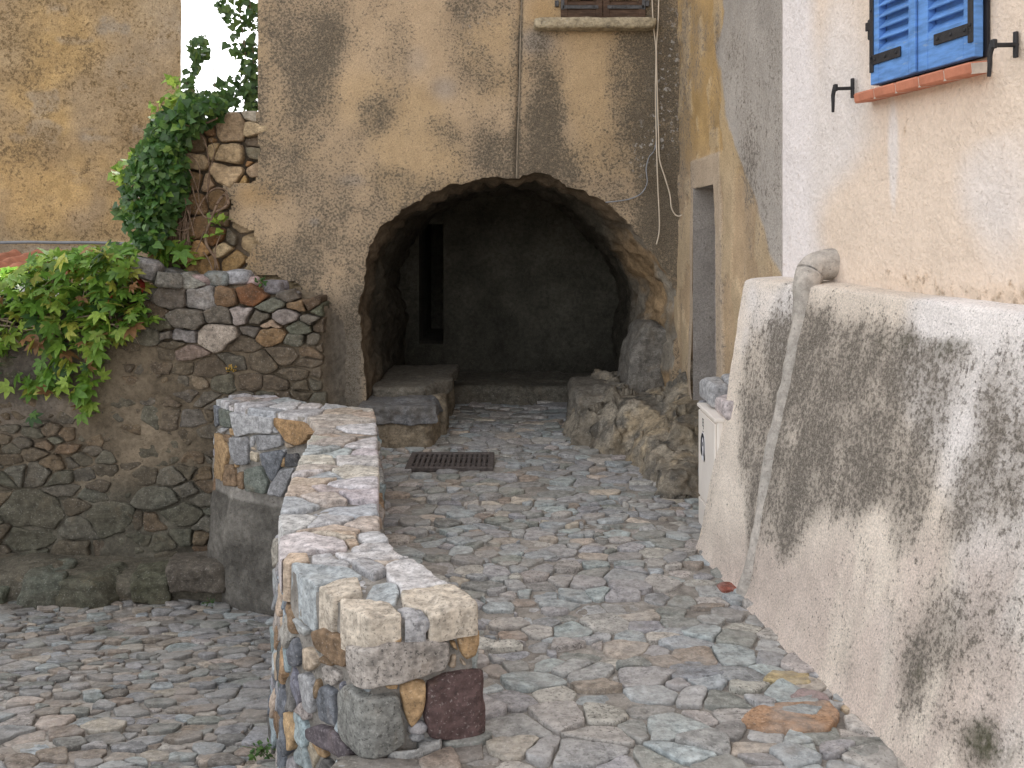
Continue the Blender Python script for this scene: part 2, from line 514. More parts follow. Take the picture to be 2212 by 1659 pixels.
# ------------------------------------------------------------------ grid surface
def grid_surf(us, vs, fn, keep=None):
    U, Vv = np.meshgrid(us, vs, indexing='ij'); nu, nv = U.shape
    P = fn(U.ravel(), Vv.ravel())
    idx = np.arange(nu * nv).reshape(nu, nv)
    Q = np.stack([idx[:-1, :-1], idx[1:, :-1], idx[1:, 1:], idx[:-1, 1:]], -1).reshape(-1, 4)
    if keep is not None:
        Q = Q[keep(P[Q].mean(1))]
    return P, Q

def compact(P, Q, *arrs):
    used = np.unique(Q); mp = -np.ones(len(P), int); mp[used] = np.arange(len(used))
    return (P[used], mp[Q], *[a[used] for a in arrs])

def flip(Q): return Q[:, ::-1].copy()

exec_parts = []
# ================================================================== GROUND
_pc = np.array([(2.0, -.27), (2.85, -.27), (3.0, -.33), (3.2, -.45), (3.4, -.60), (3.9, -.77), (4.5, -.86), (5.2, -.94), (5.75, -1.0), (6.0, -1.08), (6.3, -1.4), (6.6, -1.9), (6.95, -2.2), (7.4, -2.4)])
def parX(Y): return np.interp(Y, _pc[:, 0], _pc[:, 1])
def zyard(Y): return np.minimum(0, -.47 - .17 * (Y - 3.7))
def zground(X, Y):
    X = np.asarray(X, float); Y = np.asarray(Y, float)
    b = parX(Y)
    wf = 1 - sstep(-.78, -.5, X)
    wn = (X < b).astype(float)
    w = np.where(Y < 2.87, wf, wn)
    z = zyard(Y) * w
    p = np.stack([X, Y, 0 * X], 1)
    return z + fbm(p, 1.3, 3, 3) * .022 + .02 * sstep(3.2, 2.7, Y) * sstep(-.5, .2, X)

def ground_obj(name, us, vs, keep):
    P, Q = grid_surf(us, vs, lambda u, v: np.stack([u, v, zground(u, v) - .007 - .07 * ((np.abs(u + .42) < .27) & (np.abs(v - 6.55) < .2)) + fbm(np.stack([u, v, 0 * u], 1), 9, 3, 8) * .006], 1), keep)
    P, Q = compact(P, Q)
    return obj(name, make_mesh(name, P, Q), M_pave, kind='structure')
ground_obj('alley', np.arange(-2.6, 2.3, .03), np.arange(-3, 12.2, .035), lambda C: (C[:, 0] > parX(C[:, 1]) - .02) & (C[:, 1] < 12))
ground_obj('yard', np.arange(-6, -.2, .035), np.arange(-3, 7.1, .035), lambda C: C[:, 0] < parX(C[:, 1]) + .02)

# far terrain, one sheet under everything
t_n = 48
rr = np.concatenate([[0.01], np.geomspace(4, 420, 22)]); th = np.linspace(0, 2 * pi, t_n + 1)[:-1]
TV = [(r * cos(a), r * sin(a) + 4, -2.6 - .012 * r) for r in rr for a in th]
TF = [[i * t_n + k, i * t_n + (k + 1) % t_n, (i + 1) * t_n + (k + 1) % t_n, (i + 1) * t_n + k] for i in range(len(rr) - 1) for k in range(t_n)]
obj('terrain', make_mesh('terrain', TV, TF), M_soil, kind='structure')
# raised courtyard behind the retaining wall
mb = MB(); mb.box((-6.5, 12.5, -.2), (9.1, 10.4, 2.2), (.2, .17, .13)); obj('courtyard', mb.mesh('courtyard', False), M_soil, kind='structure')

def gpt(x, y, z=0.0):
    d = (CAMZ - z) * F / (y - 500); return ((x - 1106) / F * d, d)

def base_right(Y):   # foot of the battered wall / rocks at the right of the alley
    return np.where(Y < 4.8, .92 - .107 * (Y - 4.79), np.where(Y < 5.7, 1.15, .95 - .25 * (Y - 5.7)))

def gframe(u, v, h): return np.stack([u, v, zground(u, v) + h], 1)

PAVE = ['blue', 'blue', 'dgreen', 'grey', 'grey', 'tan', 'granite', 'granite', 'granite', 'dgreen', 'dgrey', 'grey', 'brown', 'blue', 'grey', 'slate']
special = [  # larger flags seen beside the battered wall
    ([(1592, 1578), (1622, 1545), (1700, 1536), (1790, 1528), (1818, 1556), (1796, 1596), (1720, 1608), (1640, 1596)], (.38, .235, .145, .5), .018),
    ([(1818, 1556), (1842, 1552), (1882, 1590), (1858, 1598), (1826, 1578)], (.56, .52, .48, .5), .014),
    ([(1700, 1520), (1730, 1494), (1790, 1510), (1800, 1526), (1740, 1530)], (.33, .215, .21, .5), .014),
    ([(1790, 1515), (1850, 1520), (1862, 1540), (1830, 1548)], (.50, .38, .25, .4), .010),
    ([(1640, 1482), (1668, 1454), (1748, 1452), (1756, 1484), (1712, 1488)], (.45, .36, .20, .4), .012),
    ([(1545, 1268), (1562, 1260), (1605, 1266), (1600, 1280), (1560, 1282)], (.30, .10, .07, .3), .012),
    ([(1790, 1620), (1850, 1608), (1960, 1618), (1950, 1650), (1860, 1664)], (.25, .25, .23, .6), .014),
    ([(1440, 1452), (1480, 1438), (1560, 1440), (1572, 1466), (1500, 1482), (1450, 1476)], (.27, .28, .30, .5), .010),
    ([(1400, 1372), (1500, 1352), (1540, 1360), (1480, 1380)], (.40, .41, .42, .4), .010)]
spec_poly = [([gpt(*p) for p in q], c, h) for q, c, h in special]

def lay_stones(name, x0, x1, y0, y1, keep, r, seed, pal, n=26000, gain=1.24):
    S, _ = poisson(n, x0, x1, y0, y1, r, keep, None, seed)
    g = np.random.default_rng(seed + 5); mb = MB()
    ce = cells(S * np.array([1.0, 1.3]), R=.45, w=g.uniform(0, .09, len(S)))
    for i, p in enumerate(ce):
        if p is None: continue
        p = [(a, b / 1.3) for a, b in p]
        Y = S[i, 1]
        if g.uniform() < .02 or (-.74 < S[i, 0] < -.10 and 6.30 < Y < 6.80): continue
        near = Y < 4.3
        h1 = g.uniform(.001, .019) if g.uniform() < .80 else g.uniform(-.007, .0)
        cc = pick(pal, g, .22); cc[:3] = (cc[:3] * .58 + np.array([.315, .308, .295]) * .42) * gain
        stone(mb, p, gframe, -.03, h1, cc, i + seed * 100, gap=g.uniform(.002, .010), bev=g.uniform(.004, .007), step=.016 if near else .03,
              jit=.013, tilt=.07, rough=.0045, fr=(.35, .7), keepc=g.uniform(.06, .16), rounds=1)
    return mb
def keep_alley(p):
    X, Y = p
    if X > base_right(Y) + .12 or X < parX(Y) + (.1 if Y > 2.9 else -.35): return False
    px = np.array([X]); py = np.array([Y])
    for q, c, h in spec_poly:
        if in_poly(px, py, q)[0]: return False
    return True
def r_alley(p): return .088 + .05 * (vnoise(np.array([[p[0] * 2.2, p[1] * 2.2, 0]]), 4)[0] + .3) + (.006 if p[1] < 3.6 else 0)
mb = lay_stones('alley', -1.3, 1.4, 2.2, 9.2, keep_alley, r_alley, 21, PAVE)
for k, (q, c, h) in enumerate(spec_poly):
    stone(mb, q, gframe, -.02, h, c, 900 + k, gap=.004, bev=.008, step=.012, jit=.008, tilt=.02, rough=.006, fr=(.2, .4, .6, .8), keepc=.10, freq=9)
obj('paving_stones', mb.mesh('paving_stones'), M_cobble, kind='structure')
YARD = ['blue', 'grey', 'tan', 'granite', 'slate', 'brown', 'tan', 'dgreen', 'grey', 'dgrey', 'dgreen', 'brown', 'dbrown']
mb = lay_stones('yard', -3.9, -.5, 2.6, 6.55, lambda p: p[0] < parX(p[1]) - .22 and p[0] > -.6 * p[1] - .2, lambda p: .096 + .05 * vnoise(np.array([[p[0] * 2, p[1] * 2, 3]]), 4)[0], 33, YARD, gain=.88)
obj('yard_paving_stones', mb.mesh('yard_paving_stones'), M_cobble, kind='structure')

# cast iron drain grate set in the alley
zg = float(zground([-.42], [6.55])[0]) + .006
gr = thing('drain_grate', 'dark slotted iron drain grate set in the cobbles before the tunnel', 'drain grate', (-.42, 6.55, zg))
mb = MB(); ex, ey = .275, .205
for (cx, cy, w, d) in ((0, -ey, 2 * ex + .04, .04), (0, ey, 2 * ex + .04, .04), (-ex, 0, .04, 2 * ey - .04), (ex, 0, .04, 2 * ey - .04)):
    mb.box((-.42 + cx, 6.55 + cy, zg + .000), (w, d, .03), bev=.004)
obj('frame', mb.mesh('frame', False), M_grate, gr)
mb = MB()
for i in range(14):
    x = -.42 - ex + .045 + i * (2 * ex - .09) / 13
    mb.box((x, 6.55, zg - .004), (.024, 2 * ey - .04, .03), bev=.004)
for y in (-.09, .09): mb.box((-.42, 6.55 + y, zg - .006), (2 * ex - .04, .022, .028))
obj('slots', mb.mesh('slots', False), M_grate, gr)

# ================================================================== PARAPET
LEFT = [(-.43, 2.853), (-.551, 3.03), (-.642, 3.117), (-.784, 3.33), (-.97, 3.914), (-1.063, 4.513), (-1.137, 5.213), (-1.194, 5.746), (-1.33, 6.10), (-1.56, 6.235), (-1.878, 6.416), (-2.11, 6.72)]
BACK = [(-1.789, 6.93), (-1.272, 6.50), (-.907, 6.283)]
RIGHT = [(-.831, 5.857), (-.689, 4.937), (-.565, 4.052), (-.51, 3.762), (-.413, 3.496), (-.295, 3.337), (-.185, 3.158), (-.104, 2.998)]
OUT = np.array(LEFT + BACK + RIGHT)
PTOP = .42
seg = np.linalg.norm(np.roll(OUT, -1, 0) - OUT, axis=1); LS = seg.sum()
_s = np.concatenate([[0], np.cumsum(seg)]); _p = np.vstack([OUT, OUT[:1]])
ss = np.arange(0, LS, .02)
PP = np.stack([np.interp(ss, _s, _p[:, 0]), np.interp(ss, _s, _p[:, 1])], 1)
for _ in range(2): PP = (np.roll(PP, 1, 0) + 2 * PP + np.roll(PP, -1, 0)) / 4
TT = np.roll(PP, -1, 0) - np.roll(PP, 1, 0); NN = np.stack([-TT[:, 1], TT[:, 0]], 1); NN /= np.linalg.norm(NN, axis=1)[:, None]
for _ in range(2): NN = np.roll(NN, 1, 0) + 2 * NN + np.roll(NN, -1, 0); NN /= np.linalg.norm(NN, axis=1)[:, None]
def ploop(s):
    s = np.mod(s, LS)
    f = lambda a: np.interp(s, ss, a, period=LS)
    return np.stack([f(PP[:, 0]), f(PP[:, 1])], 1), np.stack([f(NN[:, 0]), f(NN[:, 1])], 1)
def pframe(s, z, h):
    p, n = ploop(s)
    n = n / (np.linalg.norm(n, axis=1)[:, None] + 1e-9)
    q = p + n * (h + .03 * np.clip(.25 - z, 0, 1))[:, None]
    return np.stack([q[:, 0], q[:, 1], z], 1)
sFar = 4.05     # arc length where the bend towards the far section starts

par = thing('parapet_wall', 'low curved stone parapet wall with pale flat coping between alley and yard', 'parapet wall', (-.6, 4.0, 0))
# mortar core
us = np.arange(0, LS, .02); vs = np.linspace(-1.25, PTOP - .016, 84)
U, Vz = np.meshgrid(us, vs, indexing='ij'); u, v = U.ravel(), Vz.ravel()
P = pframe(u, v, np.full(len(u), -.022))
nz = fbm(P, 7, 4, 2)
lowpart = sstep(-.16, -.28, v) * ((u > 3.2) & (u < sFar + 1.2))
P = pframe(u, v, -.012 + nz * .010 + lowpart * (.026 + .03 * fbm(P, 4, 5, 9) + .02 * np.abs(fbm(P, 9, 3, 10))))
nu, nv = U.shape; ix = np.arange(nu * nv).reshape(nu, nv); ixn = np.roll(ix, -1, 0)
Q = np.stack([ix[:, :-1], ix[:, 1:], ixn[:, 1:], ixn[:, :-1]], -1).reshape(-1, 4)
Ccol = np.where((lowpart > .3)[:, None], np.array([[.15, .14, .125]]) * (1 + .6 * fbm(P, 5, 4, 12))[:, None], np.array([[.31, .29, .265]]))
Ccol = Ccol * (1 + .25 * nz)[:, None]
Fl = Q.tolist() + [[int(i) for i in ix[::-1, -1]]]
obj('mortar_core', make_mesh('mortar_core', P, Fl, {'col': Ccol}), M_col_mortar, par)

# front face: the big corner blocks
FLc, FRc = OUT[0], OUT[-1]
def unproj_face(x, y):
    r = np.array([(x - 1106) / F, 1.0])
    def hit(a, b):
        e = b - a; n = np.array([-e[1], e[0]]); t = (n @ a) / (n @ r); p = r * t; return p, ((p - a) @ e) / np.linalg.norm(e), t
    p, s, t = hit(FLc, FRc)
    if s >= 0: return (-s, CAMZ - (y - 500) / F * t)
    p, s, t = hit(FLc, OUT[2])
    return (s, CAMZ - (y - 500) / F * t)
def R3(p): return unproj_face(564.2 + .22957 * p[0], 1320.3 + .22957 * p[1])
front = [
    ([(820, 310), (1000, 345), (1180, 290), (1600, 250), (1760, 270), (1765, 440), (1720, 530), (1400, 640), (1050, 710), (900, 690), (850, 640), (830, 430)], 'granite', .022, .16),
    ([(1845, 230), (2040, 170), (2070, 300), (2020, 410), (1920, 450), (1870, 370)], 'ochre', .012, .12),
    ([(1765, 280), (1830, 270), (1860, 380), (1790, 350)], 'ochre', .004, .2), ([(1765, 540), (1800, 400), (1850, 400), (1835, 550)], 'tan', .004, .2),
    ([(1870, 450), (1910, 450), (1940, 515), (1900, 520)], 'tan', .0, .2),
    ([(735, 760), (820, 690), (900, 730), (1000, 780), (1290, 755), (1325, 1000), (1345, 1200), (1200, 1310), (1010, 1362), (900, 1290), (800, 1210), (745, 1100)], 'dgreen', .024, .16),
    ([(1305, 670), (1535, 640), (1545, 800), (1505, 980), (1400, 1090), (1345, 960)], 'ochre', .010, .2),
    ([(1560, 670), (1750, 580), (2080, 530), (2100, 800), (2060, 1130), (2005, 1195), (1560, 1170), (1520, 1000)], 'maroon', .022, .12),
    ([(1160, 720), (1300, 690), (1300, 745), (1200, 742)], 'ochre', .0, .2),
    ([(1380, 95), (1560, 40), (1600, 110), (1530, 205), (1440, 170)], 'grey', .012, .2), ([(1620, 240), (1630, 150), (1820, 110), (1840, 210), (1740, 250)], 'brown', .006, .2),
    ([(1850, 150), (2040, 80), (2040, 160), (1870, 215)], 'slate', .01, .2), ([(1230, 285), (1330, 240), (1325, 290)], 'ochre', .002, .2),
    ([(1390, 1190), (1480, 1110), (1560, 1190), (1500, 1240), (1420, 1240)], 'lg', -.004, .2), ([(1350, 160), (1430, 170), (1440, 230), (1350, 230)], 'slate', .0, .2),
    ([(480, 190), (560, 150), (820, 320), (830, 420), (760, 540), (700, 520), (500, 320)], 'brown', .014, .2), ([(380, 350), (450, 340), (540, 480), (500, 540), (400, 560)], 'tan', .014, .2),
    ([(570, 520), (600, 500), (720, 590), (715, 680), (650, 720), (570, 640)], 'granite', .014, .2), ([(350, 580), (450, 580), (530, 740), (500, 960), (400, 900)], 'lg', .014, .2),
    ([(545, 760), (580, 690), (690, 760), (690, 960), (690, 1090), (560, 1010)], 'slate', .014, .2), ([(690, 760), (730, 760), (730, 900), (690, 920)], 'ochre', .0, .2),
    ([(470, 1080), (560, 1050), (760, 1180), (890, 1340), (800, 1385), (600, 1270), (480, 1160)], 'maroon', .02, .2)]
mb = MB(); expl = []
for k, (q, c, h, kc) in enumerate(front):
    q = [R3(p) for p in q]; expl.append(q)
    cc = np.array(PAL[c]); 
    if c == 'dgreen': cc = np.array([.235, .235, .22, 1.0])
    if c == 'maroon' and k > 15: cc = np.array([.13, .11, .12, .6])
    stone(mb, q, pframe, -.06, h, cc, 300 + k, gap=.002, bev=.007, step=.010, jit=.006, rough=.007, fr=(.12, .25, .4, .6, .8), keepc=kc * .5, freq=11)
# remaining facing: Voronoi rubble round the whole loop
g = np.random.default_rng(5)
expl.append([R3(p) for p in [(700, 60), (985, 80), (1350, 30), (1350, 240), (1010, 350), (740, 290)]])
far_face = [([(268, 255), (330, 190), (560, 230), (742, 290), (705, 512), (520, 500), (325, 545)], 'lg', .022), ([(738, 330), (830, 255), (1275, 300), (1190, 450), (1145, 570), (1010, 645), (880, 590), (815, 500), (745, 410)], 'ochre', .026), ([(128, 160), (262, 190), (262, 270), (240, 445), (138, 432)], 'dgreen', .016), ([(55, 135), (124, 170), (118, 410), (75, 440)], 'slate', .016),
            ([(243, 548), (452, 540), (455, 862), (330, 864), (250, 700)], 'grey', .016), ([(508, 522), (600, 518), (820, 530), (845, 640), (700, 692), (560, 702)], 'grey', .018), ([(76, 490), (150, 520), (242, 725), (170, 1045), (88, 1005)], 'ochre', .014), ([(198, 850), (300, 850), (337, 1105), (198, 1092)], 'brown', .014),
            ([(343, 930), (420, 930), (422, 1142), (340, 1122)], 'brown', .012), ([(428, 905), (600, 870), (702, 1060), (665, 1185), (438, 1145)], 'dgreen', .018), ([(578, 722), (840, 688), (862, 740), (785, 980), (742, 1055), (620, 870)], 'slate', .018), ([(458, 702), (572, 722), (572, 838), (458, 802)], 'cream', .012),
            ([(858, 742), (1002, 738), (1022, 882), (868, 884)], 'dark', .008), ([(808, 902), (965, 890), (905, 1120), (835, 1228), (702, 1192), (725, 1066)], 'grey', .014), ([(842, 600), (900, 605), (975, 660), (905, 690), (850, 640)], 'tan', .004), ([(232, 450), (300, 460), (312, 535), (240, 520)], 'ochre', .006), ([(165, 512), (240, 530), (235, 625), (190, 590)], 'brown', .006),
            ([(720, 450), (740, 425), (790, 505), (720, 510)], 'lg', .004), ([(470, 545), (506, 525), (506, 640), (462, 680)], 'lg', .006), ([(140, 440), (220, 450), (150, 510), (100, 480)], 'lg', .004), ([(460, 660), (510, 655), (545, 700), (480, 695)], 'tan', .004), ([(820, 680), (880, 690), (875, 730), (850, 720)], 'lg', .004), ([(820, 800), (860, 760), (860, 880), (810, 890)], 'ochre', .006), ([(300, 820), (345, 880), (320, 900), (300, 850)], 'ochre', .004)]
rm = (ss > _s[7] - .05) & (ss < _s[11] + .02); ray_loop = PP[rm]; ray_s = ss[rm]
for k, (q, c, h) in enumerate(far_face):
    qq = []
    for a, b in q:
        x = 451.4 + .1913 * a; y = 839.3 + .1913 * b
        k_ = np.argmin(np.abs(ray_loop[:, 0] / ray_loop[:, 1] - (x - 1106) / F))
        qq.append((ray_s[k_], min(CAMZ - (y - 500) / F * ray_loop[k_, 1], PTOP - .045)))
    expl.append(qq); cc = np.array(PAL[c]) * (np.array([.85, .8, .75, 1]) if k == 1 else 1)
    stone(mb, qq, pframe, -.05, h, cc, 420 + k, gap=.002, bev=.008, step=.014, jit=.006, tilt=.05, rough=.009, fr=(.15, .32, .55, .78), keepc=.07, freq=10)
fixed = None; fcol = []; fw = []
def keep_par(p):
    s, z = p; pt, _ = ploop(np.array([s])); X, Y = pt[0]
    left = s < LS * .5
    zb = float(zyard(Y)) if left and s > .15 else 0.0
    if z < zb + .03 or z > PTOP - .13: return False
    if 3.5 < s < sFar + 1.1 and z < -.19: return False
    if _s[7] + .02 < s < _s[11] + .02: return False
    for q in expl:
        if in_poly(np.array([s]), np.array([z]), q)[0]: return False
    return True
S, nf = poisson(9000, -.36, LS - .36, -1.0, .3, .088, keep_par, fixed, 8)
W = g.uniform(.02, .034, len(S)); nreal = len(S); blk = []
for q in expl:
    a = np.array(q); lo, hi = a.min(0), a.max(0); gx, gy = np.meshgrid(np.arange(lo[0], hi[0], .022), np.arange(lo[1], hi[1], .022)); m_ = in_poly(gx.ravel(), gy.ravel(), q)
    blk.append(np.stack([gx.ravel()[m_], gy.ravel()[m_]], 1))
blk = np.concatenate(blk); S = np.vstack([S, blk]); W = np.concatenate([W, np.full(len(blk), .02)])
SIDE = ['grey', 'slate', 'brown', 'lg', 'dgreen', 'tan', 'granite', 'dgrey', 'ochre', 'blue', 'slate']
for i, p in enumerate(cells(S * np.array([1, 1.25]), R=.3, w=W, k=70)):
    if p is None or i >= nreal: continue
    p = clip(clip(p, 1, 0, LS - .352), -1, 0, .352)
    if len(p) < 3: continue
    p = [(a, min(b / 1.25, PTOP - (.15 if -.36 < S[i, 0] < 1.1 else .085))) for a, b in p]
    if abs(poly_area(p)) < .0008: continue
    c = np.array(p).mean(0)
    if any(in_poly(np.array([c[0]]), np.array([c[1]]), q)[0] for q in expl): continue
    h1 = g.uniform(-.004, .014) if S[i, 0] < 1 and S[i, 0] > -.4 else g.uniform(.002, .018)
    col = pick([fcol[i]], g, .06) if i < nf else pick(SIDE, g, .2)
    stone(mb, p, pframe, -.05, h1, col, 1500 + i, gap=g.uniform(.002, .006), bev=.008, step=.012 if S[i, 0] < 2 else .02, jit=.008, tilt=.12, rough=.010, fr=(.3, .55, .8), keepc=.10)
obj('stone_facing', mb.mesh('stone_facing'), M_stone, par)

# coping
R1 = [(200, 140, 'lg'), (90, 118, 'lg'), (330, 75, 'lg'), (430, 100, 'tan'), (560, 55, 'lg'), (390, 150, 'white'), (540, 180, 'lg'), (800, 120, 'blue'), (560, 110, 'pink'), (840, 190, 'white'), (620, 220, 'blue'), (1180, 190, 'pinkw'), (1400, 190, 'lg'), (1060, 250, 'lg'), (1560, 250, 'ochre'), (1750, 230, 'tan'),
      (1350, 370, 'tan'), (1500, 330, 'tan'), (1830, 290, 'ochre'), (1290, 470, 'tan'), (1420, 510, 'ochre'), (1700, 440, 'white'), (1200, 560, 'cream'), (1450, 600, 'tan'), (1260, 680, 'blue'), (1740, 610, 'white'), (1480, 700, 'blue'), (1740, 700, 'pinkw'),
      (1170, 810, 'cream'), (1680, 790, 'pinkw'), (1100, 872, 'tan'), (1080, 940, 'pinkw'), (1280, 960, 'blue'), (1620, 930, 'cream'), (1100, 1030, 'ochre'), (1050, 1150, 'ochre'), (1540, 1090, 'white'), (1360, 1120, 'pink'), (1340, 1240, 'tan'),
      (1680, 1210, 'pinkw'), (980, 1300, 'blue'), (1550, 1360, 'blue'), (1000, 1490, 'white'), (1350, 1500, 'lg'), (1700, 1530, 'tan'), (1480, 1600, 'ochre'), (1800, 1640, 'lg')]
R2 = [(400, 170, 'pinkw'), (650, 110, 'cream'), (790, 180, 'ochre'), (1000, 230, 'white'), (180, 250, 'white'), (290, 325, 'ochre'), (570, 330, 'lg'), (880, 320, 'white'), (1170, 350, 'tan'), (520, 470, 'blue'), (960, 430, 'grey'), (1350, 430, 'white'),
      (860, 560, 'lg'), (680, 630, 'cream'), (1090, 640, 'blue'), (1430, 600, 'lg'), (1000, 850, 'cream'), (1370, 820, 'lg'), (1700, 720, 'cream'), (1130, 290, 'lg')]
pts = [(451.4 + .1913 * x, 839.3 + .1913 * y, c) for x, y, c in R1] + [(578.3 + .22957 * x, 1128.5 + .22957 * y, c) for x, y, c in R2]
CS = np.array([gpt(x, y, PTOP) for x, y, c in pts]); CC = [c for _, _, c in pts]
outline = clip([tuple(p) for p in OUT], 0, -1, -3.735)
NEARC = [([(675, 745), (790, 735), (960, 730), (1190, 790), (1275, 880), (1275, 918), (1100, 938), (945, 958), (800, 862), (685, 815)], 'cream', .125, .012), ([(1240, 668), (1590, 592), (1730, 590), (1850, 650), (1995, 805), (1830, 830), (1640, 872), (1510, 884), (1470, 812), (1270, 762)], 'cream', .085, .006),
         ([(1195, 792), (1290, 768), (1465, 816), (1505, 862), (1500, 885), (1400, 900), (1290, 912), (1278, 875)], 'grey', .11, -.004), ([(930, 640), (1000, 562), (1130, 535), (1230, 580), (1248, 650), (1215, 745), (1100, 770), (962, 728), (905, 690)], 'blue', .08, -.006),
         ([(455, 625), (600, 570), (850, 548), (915, 672), (800, 690), (600, 722), (530, 680)], 'cream', .13, .010), ([(212, 392), (380, 396), (760, 430), (905, 488), (800, 525), (520, 600), (440, 618), (300, 500)], 'blue', .15, .004),
         ([(122, 372), (200, 300), (380, 290), (402, 384), (232, 374), (200, 385)], 'ochre', .14, .004), ([(402, 290), (600, 280), (660, 330), (792, 372), (762, 412), (404, 392)], 'lg', .08, -.004),
         ([(788, 392), (870, 350), (958, 345), (1100, 420), (1128, 470), (1000, 522), (940, 490), (860, 450)], 'grey', .08, .010), ([(800, 530), (912, 494), (962, 560), (905, 640), (850, 552)], 'lg', .08, -.010),
         ([(1098, 392), (1200, 350), (1345, 328), (1500, 420), (1660, 545), (1720, 588), (1590, 592), (1248, 668), (1242, 600), (1120, 520)], 'white', .09, .002), ([(962, 348), (1250, 322), (1235, 345), (1100, 388), (1040, 380)], 'tan', .08, -.004),
         ([(622, 270), (780, 270), (1000, 262), (1190, 255), (1265, 300), (1345, 325), (1250, 320), (960, 343), (800, 362), (662, 322)], 'white', .09, .003), ([(768, 252), (868, 200), (1155, 188), (1200, 250), (1000, 260), (790, 266)], 'white', .08, -.002),
         ([(100, 132), (350, 90), (600, 125), (722, 160), (762, 232), (680, 255), (560, 276), (440, 265), (200, 296), (120, 360)], 'pinkw', .12, .004), ([(722, 152), (840, 150), (862, 200), (770, 224)], 'ochre', .07, .002),
         ([(842, 95), (1100, 88), (1155, 184), (900, 188), (850, 142)], 'lg', .09, .002), ([(380, 92), (560, 86), (835, 130), (835, 146), (720, 150), (600, 122)], 'cream', .07, .004), ([(580, 55), (790, 82), (835, 98), (838, 126), (640, 100)], 'ochre', .07, .0)]
mb = MB()
for k, (q, c, th_, h1) in enumerate(NEARC):
    q = [gpt(578.3 + .22957 * x, 1128.5 + .22957 * y, PTOP) for x, y in q]
    cc = np.array(PAL[c]) * (1.0 if c != 'cream' else np.array([1, .96, .9, 1]))
    cc = cc.copy(); cc[:3] = cc[:3] * .66 + np.array([.51, .495, .495]) * .34
    stone(mb, q, lambda u, v, h: np.stack([u, v, PTOP + h], 1), -th_, h1, cc, 2900 + k, gap=.004, bev=.007, step=.008, jit=.006, tilt=.03, rough=.009, fr=(.1, .22, .36, .52, .7, .86), keepc=.07, freq=11)

def cframe(u, v, h): return np.stack([u, v, PTOP + h], 1)
keepi = CS[:, 1] > 3.70; CS = CS[keepi]; CC = [c for c, k_ in zip(CC, keepi) if k_]
for i, p in enumerate(cells(CS * [1, 1.35], outline=[(a, b * 1.35) for a, b in outline], k=60)):
    if p is not None: p = [(a, b / 1.35) for a, b in p]
    if p is None or abs(poly_area(p)) < .001: continue
    near = CS[i, 1] < 3.7
    h1 = g.uniform(-.014, .012); th_ = g.uniform(.085, .12) if near else g.uniform(.08, .14)
    if CS[i, 1] > 5.75: th_ = .05
    cc = pick([CC[i]], g, .07); cc[:3] = cc[:3] * .56 + np.array([.51, .495, .50]) * .44
    stone(mb, p, cframe, -th_, h1, cc, 2500 + i, gap=.008, bev=.009, step=.010 if near else .016, jit=.009, tilt=.035, rough=.0085, fr=(.12, .26, .42, .6, .8) if near else (.25, .5, .75), keepc=.09, rounds=1, freq=10)
obj('coping', mb.mesh('coping'), M_stone, par)

# ================================================================== MAIN HOUSE
DF = 7.2
ARCH = [(795, 1010), (792, 860), (784, 740), (781, 640), (792, 575), (820, 510), (868, 462), (905, 440), (950, 415), (1000, 398), (1050, 388), (1110, 383), (1180, 388), (1245, 412), (1320, 455), (1388, 520), (1440, 590), (1464, 645), (1460, 720), (1450, 800), (1458, 900), (1462, 1010)]
arch = np.array([Wp(x, y, DF)[[0, 2]] for x, y in ARCH]); arch[0, 1] = arch[-1, 1] = -.2
def resample(P, step):
    d = np.linalg.norm(np.diff(P, axis=0), axis=1); s = np.concatenate([[0], np.cumsum(d)]); t = np.linspace(0, s[-1], int(s[-1] / step))
    return np.stack([np.interp(t, s, P[:, k]) for k in range(P.shape[1])], 1)
ar = resample(smooth_path(arch, 6), .018)
arc_mid = ar.mean(0)
rad = ar - np.array([arc_mid[0], .9]); rad /= np.linalg.norm(rad, axis=1)[:, None]
n3 = np.concatenate([ar, np.zeros((len(ar), 1))], 1)
jag = fbm(n3, 5, 3, 4) * .045 + np.abs(fbm(n3, 11, 3, 7)) * .075 + .03 * (fbm(n3, 4, 2, 9) > .12)
jag *= (sstep(.35, 1.0, ar[:, 1]) * .8 + .4) * .50
AJ = ar + rad * jag[:, None]
house = thing('stone_house', 'tall sandy plastered house with arched tunnel through its ground floor', 'house', (-.3, 7.2, 0))

EDGE = [(555, -400), (556, 150), (558, 240), (552, 262), (560, 330), (557, 392), (500, 398), (478, 402), (502, 440), (488, 470), (520, 488), (548, 500), (556, 520), (528, 560), (548, 592), (600, 600), (645, 614), (672, 640), (684, 700), (680, 1200), (1700, 1200), (1700, -400)]
EDGEw = np.array(EDGE, float)
def facade_fn(u, v):
    P = np.stack([u, np.full(len(u), DF), v], 1)
    px, py = proj(P)
    d = fbm(P, 1.6, 4, 21) * .022 + fbm(P, 9, 3, 22) * .006
    seamx = np.interp(py, [-200, 0, 380], [1131, 1127, 1116])
    d = d - .010 * sstep(-2, 2, px - seamx) * sstep(410, 380, py) + .030 * np.exp(-((px - seamx + 1) / 3.0) ** 2) * sstep(400, 370, py)
    d = d - .05 * sstep(500, 1000, py) * sstep(800, 700, px) - .03 * blobs(px, py, [(1480, 520, 30, 60, 1), (1440, 470, 40, 40, .6)])
    P[:, 1] += d
    return P
def facade_keep(C):
    px, py = proj(np.stack([C[:, 0], np.full(len(C), DF), C[:, 2]], 1))
    wob = fbm(np.stack([C[:, 0], C[:, 2], C[:, 2] * 0], 1), 14, 3, 31) * 7
    k = in_poly(px + wob * (py > 235), py + wob * (py > 235), EDGEw)
    return k & ~in_poly(C[:, 0], C[:, 2], np.vstack([AJ, [[2, -1], [-2, -1]]]) if False else AJ)
